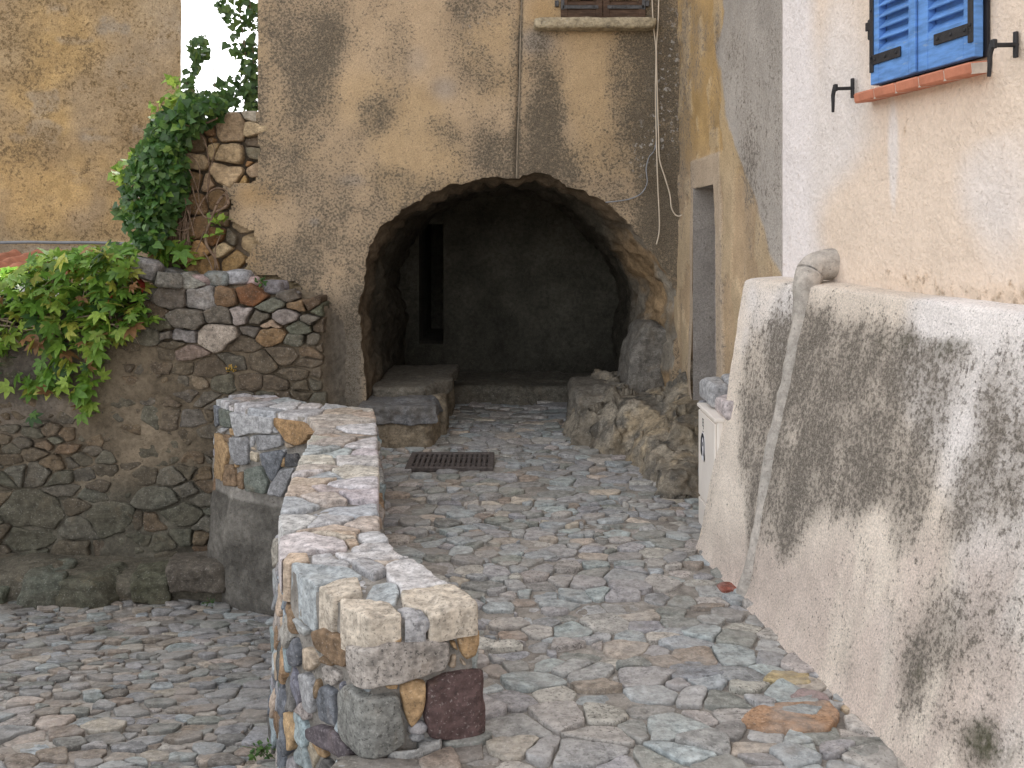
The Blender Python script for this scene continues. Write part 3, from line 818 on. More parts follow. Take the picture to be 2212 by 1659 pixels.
P, Q = grid_surf(np.arange(-2.30, 1.30, .0155), np.arange(-.25, 3.55, .0155), facade_fn, facade_keep)
P, Q = compact(P, Q)
# snap hole boundary onto the ragged arch line
a0 = AJ[:-1]; a1 = AJ[1:]
near = np.where((np.abs(P[:, 0] - .07) < 1.45) & (P[:, 2] < 2.15))[0]
best = np.full(len(near), 9.); bp = np.zeros((len(near), 2))
for s0, s1 in zip(a0, a1):
    e = s1 - s0; q = P[near][:, [0, 2]]; t = np.clip(((q - s0) @ e) / (e @ e + 1e-12), 0, 1)
    pr = s0 + t[:, None] * e; dd = np.linalg.norm(q - pr, axis=1); m = dd < best; best[m] = dd[m]; bp[m] = pr[m]
edge_count = {}
for q in Q.tolist():
    for i in range(4):
        e = (min(q[i], q[(i + 1) % 4]), max(q[i], q[(i + 1) % 4])); edge_count[e] = edge_count.get(e, 0) + 1
bset = np.zeros(len(P), bool)
for e, c in edge_count.items():
    if c == 1: bset[e[0]] = bset[e[1]] = True
m = bset[near] & (best < .02)
P[near[m], 0] = bp[m, 0]; P[near[m], 2] = bp[m, 1]; P[near[m], 1] += .006
px, py = proj(P)
ST = [(650, 60, 75, 110, .30), (711, 83, 55, 90, .27), (640, 250, 90, 110, .32), (857, 130, 40, 100, .32), (812, 246, 50, 50, .38), (1040, 156, 50, 60, .32), (1173, 230, 42, 120, .55), (950, 300, 70, 45, .28), (1070, 320, 60, 45, .40),
      (610, 370, 80, 70, .30), (690, 430, 70, 70, .22), (640, 560, 60, 60, .25), (740, 530, 60, 70, .22), (860, 400, 60, 50, .12), (1360, 150, 45, 130, .30), (1425, 240, 55, 300, .62), (1440, 480, 60, 120, .45), (1340, 330, 60, 110, .30),
      (1265, 150, 42, 190, -.35), (1240, 330, 40, 60, .2), (760, 200, 40, 90, -.25), (930, 80, 45, 160, -.22), (880, 330, 110, 40, -.30), (1160, 20, 50, 30, -.5), (990, 210, 60, 50, -.15), (1230, 300, 25, 60, -.2),
      (810, 480, 60, 60, .18), (760, 640, 40, 100, .2), (1160, 370, 80, 25, .2), (720, 760, 100, 160, .25), (1000, 20, 60, 60, .2), (560, 300, 20, 200, .2), (1110, 200, 12, 220, .25)]
P0 = P.copy()
sx_ = np.interp(py, [-200, 0, 380], [1131, 1127, 1116])
st = .36 + .14 * sstep(.22, .02, np.array([np.min(np.hypot(AJ[:, 0] - a, AJ[:, 1] - b)) for a, b in P[:, [0, 2]]])) * sstep(.4, .8, P[:, 2]) + .75 * np.exp(-((px - sx_) / 3.5) ** 2) * (py < 385) + .9 * blobs(px, py, ST) + fbm(P0 * [1, 1, .55], 2.6, 5, 41) * .46 + fbm(P0, 7, 4, 42) * .10
cream = np.array([.54, .395, .24]); pinkish = np.array([.54, .405, .27]); greyp = np.array([.25, .225, .19]); orange = np.array([.46, .30, .14])
w1 = sstep(-.2, .3, fbm(P0, 1.3, 3, 44))[:, None]
tint = cream * w1 + pinkish * (1 - w1)
wl = (sstep(590, 720, py + 40 * fbm(P0, 4, 3, 45)) * sstep(800, 770, px))[:, None]; tint = tint * (1 - wl) + greyp * wl
wo = np.clip(blobs(px, py, [(1490, 560, 26, 120, 1), (560, 420, 60, 30, .7), (540, 560, 40, 40, .6), (1175, 20, 40, 40, .5)]), 0, 1)[:, None]; tint = tint * (1 - wo) + orange * wo
gp = np.clip(blobs(px, py, [(1160, 90, 40, 30, .8), (960, 190, 30, 25, .5), (680, 480, 12, 10, .8), (760, 390, 30, 14, .5), (900, 130, 25, 30, .3)]), 0, 1)[:, None]; tint = tint * (1 - gp) + np.array([.36, .33, .31]) * gp
lich = np.clip(blobs(px, py, [(1440, 160, 30, 90, .9), (1430, 280, 40, 60, .9), (1385, 330, 30, 50, .6), (1460, 60, 20, 80, .4), (1030, 60, 40, 40, .25)]), 0, 1)
moss = np.clip(blobs(px, py, [(1280, 62, 130, 8, .8)]), 0, 1)
stain = np.stack([st, lich, moss], 1)
wall = obj('wall', make_mesh('wall', P, flip(Q), {'tint': tint, 'stain': stain}), M_facade, house)
# plaster thickness at the arch edge + tunnel lining
k = len(AJ)
def strip(ringA, ringB): return [[i, i + 1, k + i + 1, k + i] for i in range(k - 1)]
ys = np.concatenate([[7.205, 7.23, 7.26], np.linspace(7.29, 9.76, 64)])
Vt = []
for j, y in enumerate(ys):
    if j < 3: ring = AJ + rad * (-.004 * j)
    else:
        tt = (y - 7.29) / 2.47
        ring = ar + rad * (.02 - .02 * min(1, (y - 7.29) / .15)) 
        ring = ring - np.stack([.17 * sstep(7.25, 8.3, np.full(k, y)) * sstep(.25, .95, ring[:, 0]), 0 * ring[:, 0]], 1)
    Vt.append(np.stack([ring[:, 0], np.full(k, y), ring[:, 1]], 1))
Vt = np.concatenate(Vt); jj = np.repeat(np.arange(len(ys)), k)
amp = np.where(jj < 3, 0, np.minimum(1, (jj - 2) / 4.0)); R3d = np.tile(np.stack([rad[:, 0], 0 * rad[:, 0], rad[:, 1]], 1), (len(ys), 1))
d = fbm(Vt, 2.6, 5, 61) * .08 + np.abs(fbm(Vt, 7, 4, 62)) * .08
Vt = Vt - R3d * (d * amp)[:, None]
px, py = proj(Vt)
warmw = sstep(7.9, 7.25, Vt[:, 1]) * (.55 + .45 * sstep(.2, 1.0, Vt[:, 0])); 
ct = np.array([.085, .076, .060]) * (1 - warmw[:, None]) + np.array([.22, .16, .105]) * warmw[:, None]  # warm at the mouth, then darkened inwards to paint in the shade
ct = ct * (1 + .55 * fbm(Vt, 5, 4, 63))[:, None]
rv = sstep(.75, 1.05, Vt[:, 0])[:, None] * sstep(8.8, 7.9, Vt[:, 1])[:, None]; rn = sstep(-.1, .25, fbm(Vt, 3, 4, 64))[:, None]; ct = ct * (1 - rv) + (np.array([.34, .30, .245]) * rn + np.array([.40, .28, .165]) * (1 - rn)) * rv * (1 + .5 * fbm(Vt, 9, 3, 65))[:, None]  # ochre and grey plaster, colour raised so the right jamb looks lit
Fl = [[j * k + i, j * k + i + 1, (j + 1) * k + i + 1, (j + 1) * k + i] for j in range(len(ys) - 1) for i in range(k - 1)]
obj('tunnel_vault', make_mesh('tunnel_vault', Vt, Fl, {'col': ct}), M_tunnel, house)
# tunnel end wall with a doorway into the dark
dx0, dx1, dz0, dz1 = -.945, -.69, .44, 1.68
def bk(u, v):
    P = np.stack([u, np.full(len(u), 9.7), v], 1); P[:, 1] += fbm(P, 1.5, 5, 71) * .07 + fbm(P, 6, 4, 74) * .025; return P
P, Q = grid_surf(np.arange(-1.6, 1.6, .025), np.arange(-.2, 2.4, .025), bk, lambda C: ~((C[:, 0] > dx0) & (C[:, 0] < dx1) & (C[:, 2] < dz1) & (C[:, 2] > dz0)))
P, Q = compact(P, Q)
cb = np.array([.098, .092, .074]) * (1 + .5 * fbm(P, 2.2, 5, 72))[:, None]; cb *= (1 - .35 * sstep(.9, .4, P[:, 2] + .3 * fbm(P, 3, 3, 73)))[:, None]  # base colour kept dark to add to the tunnel's shade
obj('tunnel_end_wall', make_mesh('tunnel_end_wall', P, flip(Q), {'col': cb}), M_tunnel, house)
mb = MB(); xa, xb = dx0 - .03, dx1 + .03
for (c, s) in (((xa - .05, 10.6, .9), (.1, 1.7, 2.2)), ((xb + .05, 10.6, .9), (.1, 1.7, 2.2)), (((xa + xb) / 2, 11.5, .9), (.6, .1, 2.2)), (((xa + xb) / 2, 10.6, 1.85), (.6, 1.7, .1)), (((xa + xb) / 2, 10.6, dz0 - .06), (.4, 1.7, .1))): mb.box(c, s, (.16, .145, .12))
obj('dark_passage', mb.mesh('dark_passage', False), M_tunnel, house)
# the shell that carries on out of frame
mb = MB(); cc = (.42, .33, .23)
mb.box((1.75, 7.35, 5.55), (7.37, .3, 4.03), cc); mb.box((-1.785, 11.5, 4.0), (.3, 8.0, 7.1), cc); mb.box((3.5, 7.65, 1.6), (4.4, .3, 3.9), cc)
mb.box((1.75, 15.4, 3.4), (7.37, .3, 8.3), cc); mb.box((5.3, 11.4, 3.4), (.3, 7.7, 8.3), cc)
obj('outer_walls', mb.mesh('outer_walls', False), mat_plain('rough_render', (.42, .33, .23), .95, .1, .3, 3, .01), house)
mb = MB(); mb.box((1.75, 11.4, 7.68), (7.9, 8.9, .2), (.4, .2, .13)); obj('roof', mb.mesh('roof', False), M_tile, house)
mb = MB(); mb.box((0, 9.5, 2.55), (3.4, 4.3, .2), (.1, .1, .1)); obj('floor_slab', mb.mesh('floor_slab', False), M_tunnel, house)

# brown shutters of the upper window
def shutter_leaf(parent, name, origin, ax, out, w, h, mat, nsl, rail_bot, stile, mat_iron, strap, slat_tilt=.6, thick=.03, hinge_side=-1):
    ax = np.array(ax, float); out = np.array(out, float); up = np.array([0, 0, 1.0]); R = np.stack([ax, out, up], 1); o = np.array(origin, float)
    L = lambda x, y, z: o + R @ np.array([x, y, z])
    mb = MB()
    mb.box(L(stile / 2, 0, h / 2), (stile, thick, h), R=R, bev=.003); mb.box(L(w - stile / 2, 0, h / 2), (stile, thick, h), R=R, bev=.003)
    mb.box(L(w / 2, 0, rail_bot / 2), (w - 2 * stile, thick - .004, rail_bot), R=R, bev=.003); mb.box(L(w / 2, 0, h - stile / 2), (w - 2 * stile, thick - .004, stile), R=R, bev=.003)
    f = obj(name, mb.mesh(name, False), mat, parent)
    mb = MB(); c, s_ = cos(slat_tilt), sin(slat_tilt)
    RT = R @ np.array([[1, 0, 0], [0, c, -s_], [0, s_, c]])
    zz = np.linspace(rail_bot + .012, h - stile - .012, nsl); pitch = zz[1] - zz[0]
    for z in zz: mb.box(L(w / 2, -.004, z), (w - 2 * stile + .006, .008, pitch * 1.12), R=RT, bev=.002)
    mb.box(L(w / 2, -thick / 2 - .004, h / 2), (w - .02, .004, h - .04), R=R)
    obj('slats', mb.mesh('slats', False), mat, f)
    mb = MB()
    for (a, b, d, sz) in strap: mb.box(L(a, thick / 2 + .003, b), (d, .006, sz), R=R, bev=.0015)
    for (a, b, d, sz) in strap:
        for q in np.linspace(-.38, .38, 3):
            pa, pb = (a + q * d, b) if d > sz else (a, b + q * sz)
            mb.box(L(pa, thick / 2 + .008, pb), (.012, .006, .012), R=R, bev=.003)
    obj('hinge_strap', mb.mesh('hinge_strap', False), mat_iron, f)
    return f, L
sc = DF / F
x0 = (1211 - 1106) * sc; xm = (1302 - 1106) * sc; x1 = (1393 - 1106) * sc; zb = CAMZ + (500 - 39) * sc; hh = 1.15
wf = thing_parent = house
for (xa, w, hs) in ((x0, xm - x0 - .004, 1), (xm, x1 - xm, -1)):
    bar = [(w / 2 + (-.01 if hs > 0 else .01), .075, w * .86, .026), (.014 if hs > 0 else w - .014, hh / 2 + .03, .024, hh - .05)]
    shutter_leaf(house, 'wooden_shutter', (xa, DF - .020, zb), (1, 0, 0), (0, -1, 0), w, hh, M_wood, 24, .055, .05, M_iron2, bar)
mb = MB(); mb.box(((x0 + x1) / 2, DF + .012, zb + hh / 2), (x1 - x0 + .012, .03, hh), (.01, .01, .01)); obj('window_recess', mb.mesh('window_recess', False), M_ink, house)
V, Fc = rough_box(((1412 - 1152) * sc, .17, .085), .03, 16, .018, 7, 5)
V = V + np.array([(1282 - 1106) * sc, DF - .05, CAMZ + (500 - 56) * sc])
mb = MB(); mb.add(V, Fc, (.40, .34, .24, .5)); obj('window_sill', mb.mesh('window_sill'), M_sill, house)
for x in (1203, 1398):
    mb = MB(); mb.box(Wp(x, 8, DF - .02), (.03, .04, .045), bev=.004); obj('hinge_pin', mb.mesh('hinge_pin', False), M_iron2, house)

# ================================================================== RUINED RUBBLE WALL
ruin = thing('ruined_wall', 'broken end of an old dry rubble wall left of the plastered facade', 'rubble wall', (-2.3, 7.3, 1.5))
ro = [(325, 340), (400, 262), (440, 262), (470, 240), (566, 240), (640, 300), (700, 640), (330, 640)]
rs = [(440, 460, 130, 'tan'), (590, 470, 50, 'cream'), (610, 360, 50, 'lg'), (210, 560, 90, 'dbrown'), (290, 480, 50, 'brown'), (300, 550, 30, 'brown'), (320, 605, 50, 'tan'), (200, 690, 70, 'tan'), (450, 660, 120, 'tan'), (610, 560, 30, 'dgrey'), (600, 640, 45, 'dgrey'), (430, 775, 120, 'tan'),
      (610, 760, 40, 'tan'), (575, 705, 20, 'ochre'), (520, 825, 25, 'ochre'), (175, 840, 70, 'brown'), (280, 870, 45, 'tan'), (350, 980, 90, 'brown'), (200, 1010, 80, 'brown'), (210, 1160, 70, 'brown'), (340, 1240, 75, 'rust'), (455, 1265, 40, 'dgrey'), (410, 1340, 60, 'cream'), (230, 1360, 60, 'ochre'), (470, 1420, 90, 'ochre'), (580, 1290, 80, 'tan'), (360, 1110, 60, 'dbrown'),
      (270, 1450, 70, 'ochre'), (560, 1500, 60, 'tan'), (550, 1000, 80, 'tan'), (540, 1150, 80, 'tan'), (640, 900, 60, 'tan'), (60, 700, 80, 'dbrown'), (50, 900, 90, 'dbrown'), (60, 1100, 80, 'dbrown'), (60, 1300, 80, 'dbrown'), (-40, 1000, 80, 'dbrown'), (-40, 1300, 80, 'dbrown'), (90, 500, 80, 'brown')]
RY = 7.27
S = np.array([Wp(366.8 + .2975 * x, 141.1 + .2975 * y, RY)[[0, 2]] for x, y, r, c in rs]); W = np.array([r * .2975 * RY / F for x, y, r, c in rs])
oo = [tuple(Wp(x, y, RY)[[0, 2]]) for x, y in ro]
mb = MB()
def rframe(u, v, h): return np.stack([u, RY - h, v], 1)
warmer = np.array([1.0, .90, .72, 1])
for i, p in enumerate(cells(S, outline=oo, w=W * .9)):
    if p is None: continue
    h1 = g.uniform(.02, .075) if rs[i][0] < 500 or rs[i][1] < 850 else .01
    stone(mb, p, rframe, -.25, h1, pick([rs[i][3]], g, .1) * warmer, 4000 + i, gap=g.uniform(.008, .018), bev=.014, step=.02, jit=.012, tilt=.12, rough=.012, fr=(.25, .5, .75), keepc=.11, freq=9)
obj('stones', mb.mesh('stones'), M_rubble2, ruin)
P, Q = grid_surf(np.arange(-2.9, -1.3, .03), np.arange(.6, 2.53, .03), lambda u, v: np.stack([u, RY + .02 + fbm(np.stack([u, v, 0 * u], 1), 5, 4, 3) * .03, v], 1), lambda C: in_poly(*proj(C * [1, 0, 1] + [0, RY, 0]), ro))
P, Q = compact(P, Q); obj('earth_core', make_mesh('earth_core', P, flip(Q)), M_earth, ruin)
mb = MB(); mb.box((-2.0, 7.6, 1.5), (1.1, .5, 1.95), (.2, .16, .1)); mb.box((-2.6, 7.6, 1.3), (.1, .5, 1.5), (.2, .16, .1)); obj('wall_body', mb.mesh('wall_body', False), M_earth, ruin)
# ================================================================== RETAINING WALL
RW = 6.95
ret = thing('retaining_wall', 'rough rubble retaining wall of earthy mortar below the green creeper', 'retaining wall', (-2.6, 7.0, -.9))
top_px = [(-900, 640), (-100, 640), (100, 640), (250, 600), (330, 604), (355, 590), (400, 588), (430, 596), (520, 590), (560, 612), (600, 622), (640, 612), (676, 626), (705, 655), (735, 700), (752, 760)]
ro = top_px + [(758, 1400), (-900, 1400)]
zs = [  # px in zoom 4 (x*.3189, 493.7+y*.3189)
    (1160, 460, 120, 'dgrey'), (1370, 460, 110, 'grey'), (1530, 460, 80, 'brown'), (1710, 450, 100, 'rust'), (1300, 345, 90, 'grey'), (1000, 430, 70, 'grey'), (1010, 550, 90, 'dbrown'), (1280, 620, 110, 'dgrey'), (1480, 720, 135, 'granite'), (1640, 580, 65, 'lg'), (1500, 595, 60, 'dgrey'), (1770, 600, 70, 'dgrey'),
    (1930, 600, 80, 'grey'), (2030, 520, 50, 'brown'), (1130, 720, 50, 'grey'), (1240, 720, 70, 'grey'), (1010, 720, 80, 'dgrey'), (1270, 840, 70, 'pink'), (1120, 850, 60, 'dbrown'), (1010, 860, 60, 'dgrey'), (1430, 950, 100, 'dbrown'), (1600, 910, 75, 'dgrey'), (1660, 780, 70, 'dbrown'), (1780, 900, 95, 'dbrown'), (1930, 860, 110, 'dbrown'),
    (1680, 1040, 75, 'dbrown'), (1880, 1050, 85, 'dbrown'), (2040, 1060, 65, 'dbrown'), (2060, 900, 50, 'dbrown'), (2130, 760, 60, 'dgrey'), (2110, 620, 55, 'dgrey'), (1980, 450, 60, 'dgrey'), (1900, 390, 50, 'brown'), (1210, 1050, 75, 'dgrey'), (1345, 1050, 32, 'tan'), (1265, 1130, 65, 'dgrey'), (1300, 1290, 110, 'slate'), (1080, 1500, 165, 'moss'), (450, 1280, 90, 'dgrey'),
    (1400, 1380, 45, 'dgrey'), (1260, 1420, 50, 'dbrown'), (740, 1240, 45, 'dgrey'), (800, 850, 30, 'dgrey'), (1140, 330, 80, 'dgrey'), (1350, 330, 50, 'pink'), (1580, 330, 80, 'grey'), (1840, 640, 50, 'tan'), (1720, 700, 40, 'dgrey')]
zl = [(200, 130, 190, 'moss'), (660, 170, 145, 'moss'), (940, 50, 115, 'dgreen'), (830, 190, 55, 'dbrown'), (1070, 150, 125, 'moss'), (970, 310, 85, 'moss'), (740, 360, 95, 'moss'), (150, 290, 135, 'moss'), (200, 395, 38, 'moss'), (440, 390, 125, 'dbrown'), (1110, 280, 60, 'moss'), (1245, 210, 55, 'dgrey'), (60, 430, 60, 'dgrey'), (1220, 375, 60, 'rust'), (820, 440, 85, 'moss'), (1030, 410, 75, 'dbrown'), (450, 90, 70, 'dbrown'), (1230, 60, 60, 'dgrey'), (260, 480, 90, 'moss'), (520, 470, 60, 'moss')]
fx = [(x * .3189, 493.7 + y * .3189, r * .3189, c) for x, y, r, c in zs] + [(x * .3623, 1058 + y * .3623, r * .3623, c) for x, y, r, c in zl]
fixed = [tuple(Wp(x, y, RW)[[0, 2]]) for x, y, r, c in fx]; k2 = RW / F
frad = np.array([r * k2 for _, _, r, _ in fx]); farr = np.array(fixed)
row = np.array([Wp(x, y, RW)[[0, 2]] for x, y in ro])
def keep_ret(p):
    if not in_poly(np.array([p[0]]), np.array([p[1]]), row)[0]: return False
    return not (((farr - p) ** 2).sum(1) < (frad * 1.25) ** 2).any()
S, nf = poisson(7000, -4.6, -1.36, -1.15, 1.3, .092, keep_ret, fixed, 17)
W = np.concatenate([frad, g.uniform(.04, .09, len(S) - nf)])
RET = ['dbrown', 'dgrey', 'dbrown', 'moss', 'brown', 'dgreen']
mortar_zone = [(215, 735), (470, 790), (470, 1000), (330, 1010), (60, 900), (-300, 900), (-300, 720), (210, 720)]
def wframe(u, v, h): return np.stack([u, RW - h, v], 1)
mb = MB()
for i, p in enumerate(cells(S * [1, 1.75], w=W * .9, R=.6)):
    if p is not None: p = [(a, b / 1.75) for a, b in p]
    if p is not None: p = clip(p, 1, 0, Wp(700, 0, RW)[0] + g.uniform(-.03, .02))
    if p is None or len(p) < 3: continue
    c = Wp(0, 0, RW); x = 1106 + S[i, 0] / RW * F; y = 500 - (S[i, 1] - CAMZ) / RW * F
    mz = in_poly(np.array([x]), np.array([y]), mortar_zone)[0]
    dry = y < 735 and x > 280
    if mz and i >= nf and g.uniform() < .15: continue
    # clip to the top profile by clamping
    zt = np.interp([a for a, b in p], row[:len(top_px), 0], row[:len(top_px), 1])
    A0 = abs(poly_area(p)); p = [(a, min(b, z_ + (.02 if dry else 0))) for (a, b), z_ in zip(p, zt)]
    if abs(poly_area(p)) < max(.0015, .6 * A0): continue
    h1 = g.uniform(.03, .075) if dry else (g.uniform(-.012, .014) if mz else g.uniform(.004, .036))
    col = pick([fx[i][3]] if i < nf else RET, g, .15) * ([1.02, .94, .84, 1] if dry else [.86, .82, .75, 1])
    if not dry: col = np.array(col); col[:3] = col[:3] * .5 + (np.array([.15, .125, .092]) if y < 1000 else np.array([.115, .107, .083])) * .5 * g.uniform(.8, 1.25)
    stone(mb, p, wframe, -.22 if dry else -.05, h1, col, 5000 + i, gap=g.uniform(.003, .009) if dry else g.uniform(.003, .014), bev=.013, step=.018, jit=.022, tilt=.14 if dry else .06, rough=.013, fr=(.25, .5, .75), keepc=.07, freq=9)
# stones lying along the broken top
tops = [(365, 592, .26, .2, .12, 'dgrey'), (395, 603, .18, .2, .10, 'grey'), (470, 600, .24, .22, .11, 'grey'), (515, 597, .22, .2, .09, 'lg'), (545, 606, .14, .2, .08, 'pink'), (590, 618, .2, .2, .10, 'grey'), (440, 606, .2, .2, .09, 'pink'), (628, 634, .2, .2, .07, 'dgrey')]
for k_, (x, y, a, b, c, nm) in enumerate(tops):
    V, Fc = rough_box((a, b, c), .035, 8, .03, 6, 60 + k_, cuts=4)
    an = g.uniform(-.4, .4); Rz = np.array([[cos(an), -sin(an), 0], [sin(an), cos(an), 0], [0, 0, 1]])
    mb.add(V @ Rz.T + Wp(x, y + 2, RW + .10), Fc, pick([nm], g, .1))
obj('stones', mb.mesh('stones'), M_rubble, ret)
def mfn(u, v):
    P = np.stack([u, np.full(len(u), RW), v], 1)
    P[:, 1] += -fbm(P, 2.2, 5, 91) * .045 - fbm(P, 9, 4, 92) * .026 + .004
    px, py = proj(P); P[:, 1] += .05 * ((py < 740) & (px > 280) & (px < 680)) + .27 * sstep(690, 750, px)
    return P
P, Q = grid_surf(np.arange(-4.8, -1.16, .02), np.arange(-1.35, 1.32, .02), mfn, lambda C: in_poly(C[:, 0], C[:, 2] + .035, row))
P, Q = compact(P, Q); px, py = proj(P)
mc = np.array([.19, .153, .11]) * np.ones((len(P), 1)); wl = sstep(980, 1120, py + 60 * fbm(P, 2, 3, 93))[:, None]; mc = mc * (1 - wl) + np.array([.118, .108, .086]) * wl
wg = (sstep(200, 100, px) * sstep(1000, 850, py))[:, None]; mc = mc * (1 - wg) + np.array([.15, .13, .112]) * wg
wp_ = sstep(690, 735, px)[:, None]; mc = mc * (1 - wp_) + np.array([.255, .23, .195]) * wp_; mc = mc * (1 + .45 * fbm(P, 3, 5, 94))[:, None]
obj('mortar', make_mesh('mortar', P, flip(Q), {'col': mc}), M_col_mortar, ret)
mb = MB(); mb.box((-3.55, 7.24, -.15), (4.1, .42, 2.3), (.2, .16, .12)); obj('wall_body', mb.mesh('wall_body', False), M_earth, ret)
# footing of large boulders
mb = MB()
V, Fc = rough_box((3.1, .60, .66), .12, 60, .10, 3, 77); mb.add(V + np.array([-3.35, 6.80, -1.10]), Fc, (.125, .112, .086, .2))
fb = [(88, 1318, .30, .36, .36), (200, 1302, .42, .40, .24), (322, 1290, .26, .36, .18), (425, 1252, .46, .40, .15), (-30, 1330, .3, .4, .28), (-150, 1330, .4, .4, .3)]
for k_, (x, y, a, b, c) in enumerate(fb):
    V, Fc = rough_box((a, b, c * 1.2), .03, 20, .07, 5, 80 + k_, cuts=3); an = g.uniform(-.25, .25)
    Rz = np.array([[cos(an), -sin(an), 0], [sin(an), cos(an), 0], [0, 0, 1]])
    mb.add(V @ Rz.T + Wp(x, y, 6.50) + [0, .10, .03], Fc, pick(['dgrey', 'dgreen', 'moss'], g, .1) * [.85, .8, .72, 1])
obj('footing', mb.mesh('footing'), M_rubble, ret)
# loose rock on top of the wall
V, Fc = rough_box((.26, .24, .16), .04, 14, .035, 5, 141, cuts=6); a_ = -.32
Ry = np.array([[cos(a_), 0, -sin(a_)], [0, 1, 0], [sin(a_), 0, cos(a_)]])
mb = MB(); mb.add(V @ Ry.T, Fc, (.25, .235, .23, .6))
o = obj('loose_rock', mb.mesh('loose_rock'), M_stone, None, 'angular grey and pink rock lying loose at the edge of the creeper', 'rock', None, 'loose rocks on the wall top'); o.location = Wp(308, 580, 6.93)
V, Fc = rough_box((.22, .2, .11), .03, 10, .03, 5, 143, cuts=5); mb = MB(); mb.add(V, Fc, (.17, .16, .14, .5))
o = obj('loose_rock', mb.mesh('loose_rock'), M_stone, None, 'flat dark rock on the wall top below the angular grey and pink rock', 'rock', None, 'loose rocks on the wall top'); o.location = Wp(360, 603, 6.88); o.rotation_euler = (0, .15, .4)

# ================================================================== TUNNEL BENCHES, STEP AND ROCK
def bench(name, label, cat, blocks):
    mb = MB()
    for k_, (c, s, col, sd, rd) in enumerate(blocks):
        V, Fc = rough_box(s, rd, 34, .075, 5, sd, cuts=2); mb.add(V + np.array(c), Fc, col)
    o = obj(name, mb.mesh(name), M_rock, None, label, cat, None, 'stone benches at the tunnel mouth'); return o
bench('stone_bench', 'low rough stone bench along the left side of the tunnel mouth', 'bench', [((-.86, 7.24, .02), (.54, .52, .42), (.30, .245, .175, .3), 151, .05), ((-.84, 7.20, .255), (.60, .58, .12), (.17, .17, .175, .5), 153, .025), ((-.80, 8.05, .10), (.56, 1.25, .42), (.25, .21, .155, .3), 152, .06), ((-.80, 8.05, .335), (.60, 1.3, .10), (.17, .155, .13, .5), 154, .025)])
mb = MB(); V, Fc = rough_box((2.5, 1.5, .44), .06, 60, .12, 3.5, 161); mb.add(V + np.array([.0, 9.55, -.06]), Fc, (.14, .128, .104, .3))
obj('tunnel_step', mb.mesh('tunnel_step'), M_rock, None, kind='structure')
# outcrop at the right: height field
_rg = np.random.default_rng(91); RSD = np.stack([_rg.uniform(.2, 1.6, 150), _rg.uniform(5.2, 8.5, 150)], 1); ROF = _rg.uniform(-.035, .035, 150); RTI = _rg.uniform(-.45, .45, (150, 2)); RCO = _rg.uniform(.7, 1.3, 150)
def rock_facet(X, Y):
    P = np.stack([X, Y, 0 * X], 1); q = np.stack([X + fbm(P, 6, 3, 181) * .06, Y + fbm(P, 6, 3, 182) * .06], 1); idx = np.zeros(len(q), int)
    for a in range(0, len(q), 20000): idx[a:a + 20000] = ((q[a:a + 20000, None, :] - RSD[None]) ** 2).sum(2).argmin(1)
    return ROF[idx] + ((q - RSD[idx]) * RTI[idx]).sum(1), RCO[idx]
def rockz(X, Y):
    P = np.stack([X, Y, 0 * X], 1)
    wob = fbm(P, 2.5, 4, 171) * .10; wob2 = fbm(P, 6, 3, 176) * .05
    e1 = .80 + wob - .17 * sstep(6.4, 7.0, Y) - .22 * sstep(6.6, 7.3, Y)
    a = sstep(e1 - .05, e1 + .16, X) * sstep(5.55, 5.85, Y + wob)              # low apron
    b = sstep(e1 + .10, e1 + .36, X + wob2) * sstep(6.1, 6.55, Y + wob + wob2)  # middle shelf
    c = sstep(1.06, 1.30, X + wob2 - .10 * sstep(6.8, 7.4, Y)) * sstep(6.5, 7.0, Y + wob)
    z = -.12 + .26 * a + .20 * b + .24 * c
    rid = 1 - 2.2 * np.abs(fbm(P, 4.5, 5, 173)); z = z + a * (rock_facet(X, Y)[0] + fbm(P, 5, 6, 172, .6) * .045 + rid * .012)
    return z
P, Q = grid_surf(np.arange(.25, 1.5, .011), np.arange(5.3, 8.4, .011), lambda u, v: np.stack([u, v, rockz(u, v)], 1))
P[:, :2] += np.stack([fbm(P, 7, 4, 174), fbm(P, 7, 4, 175)], 1) * .08
rc = np.array([.27, .235, .185]) * np.ones((len(P), 1)); m1 = sstep(0, .35, fbm(P, 4, 4, 177))[:, None]; rc = rc * (1 - m1) + np.array([.33, .265, .18]) * m1
m2 = sstep(.1, .4, fbm(P, 9, 4, 178))[:, None]; rc = rc * (1 - m2) + np.array([.13, .118, .10]) * m2; rc = rc * rock_facet(P[:, 0], P[:, 1])[1][:, None]
obj('rock_outcrop', make_mesh('rock_outcrop', P, Q, {'col': np.concatenate([rc, np.full((len(P), 1), .4)], 1)}), M_rock, None, 'natural rock outcrop at the right foot of the tunnel arch', 'rock')
bench('stone_bench', 'grey stone block seat on the right side inside the tunnel mouth', 'bench', [((.82, 7.85, .10), (.66, 1.1, .46), (.21, .19, .16, .4), 181, .07)])
V, Fc = rough_box((.34, .62, .70), .06, 26, .10, 4, 190, cuts=7, skew=.18); mb = MB(); mb.add(V + np.array([1.10, 7.80, .50]), Fc, (.19, .175, .155, .6))
obj('boulder', mb.mesh('boulder'), M_rock, None, 'grey leaning slab of rock wedged against the right tunnel wall', 'rock')

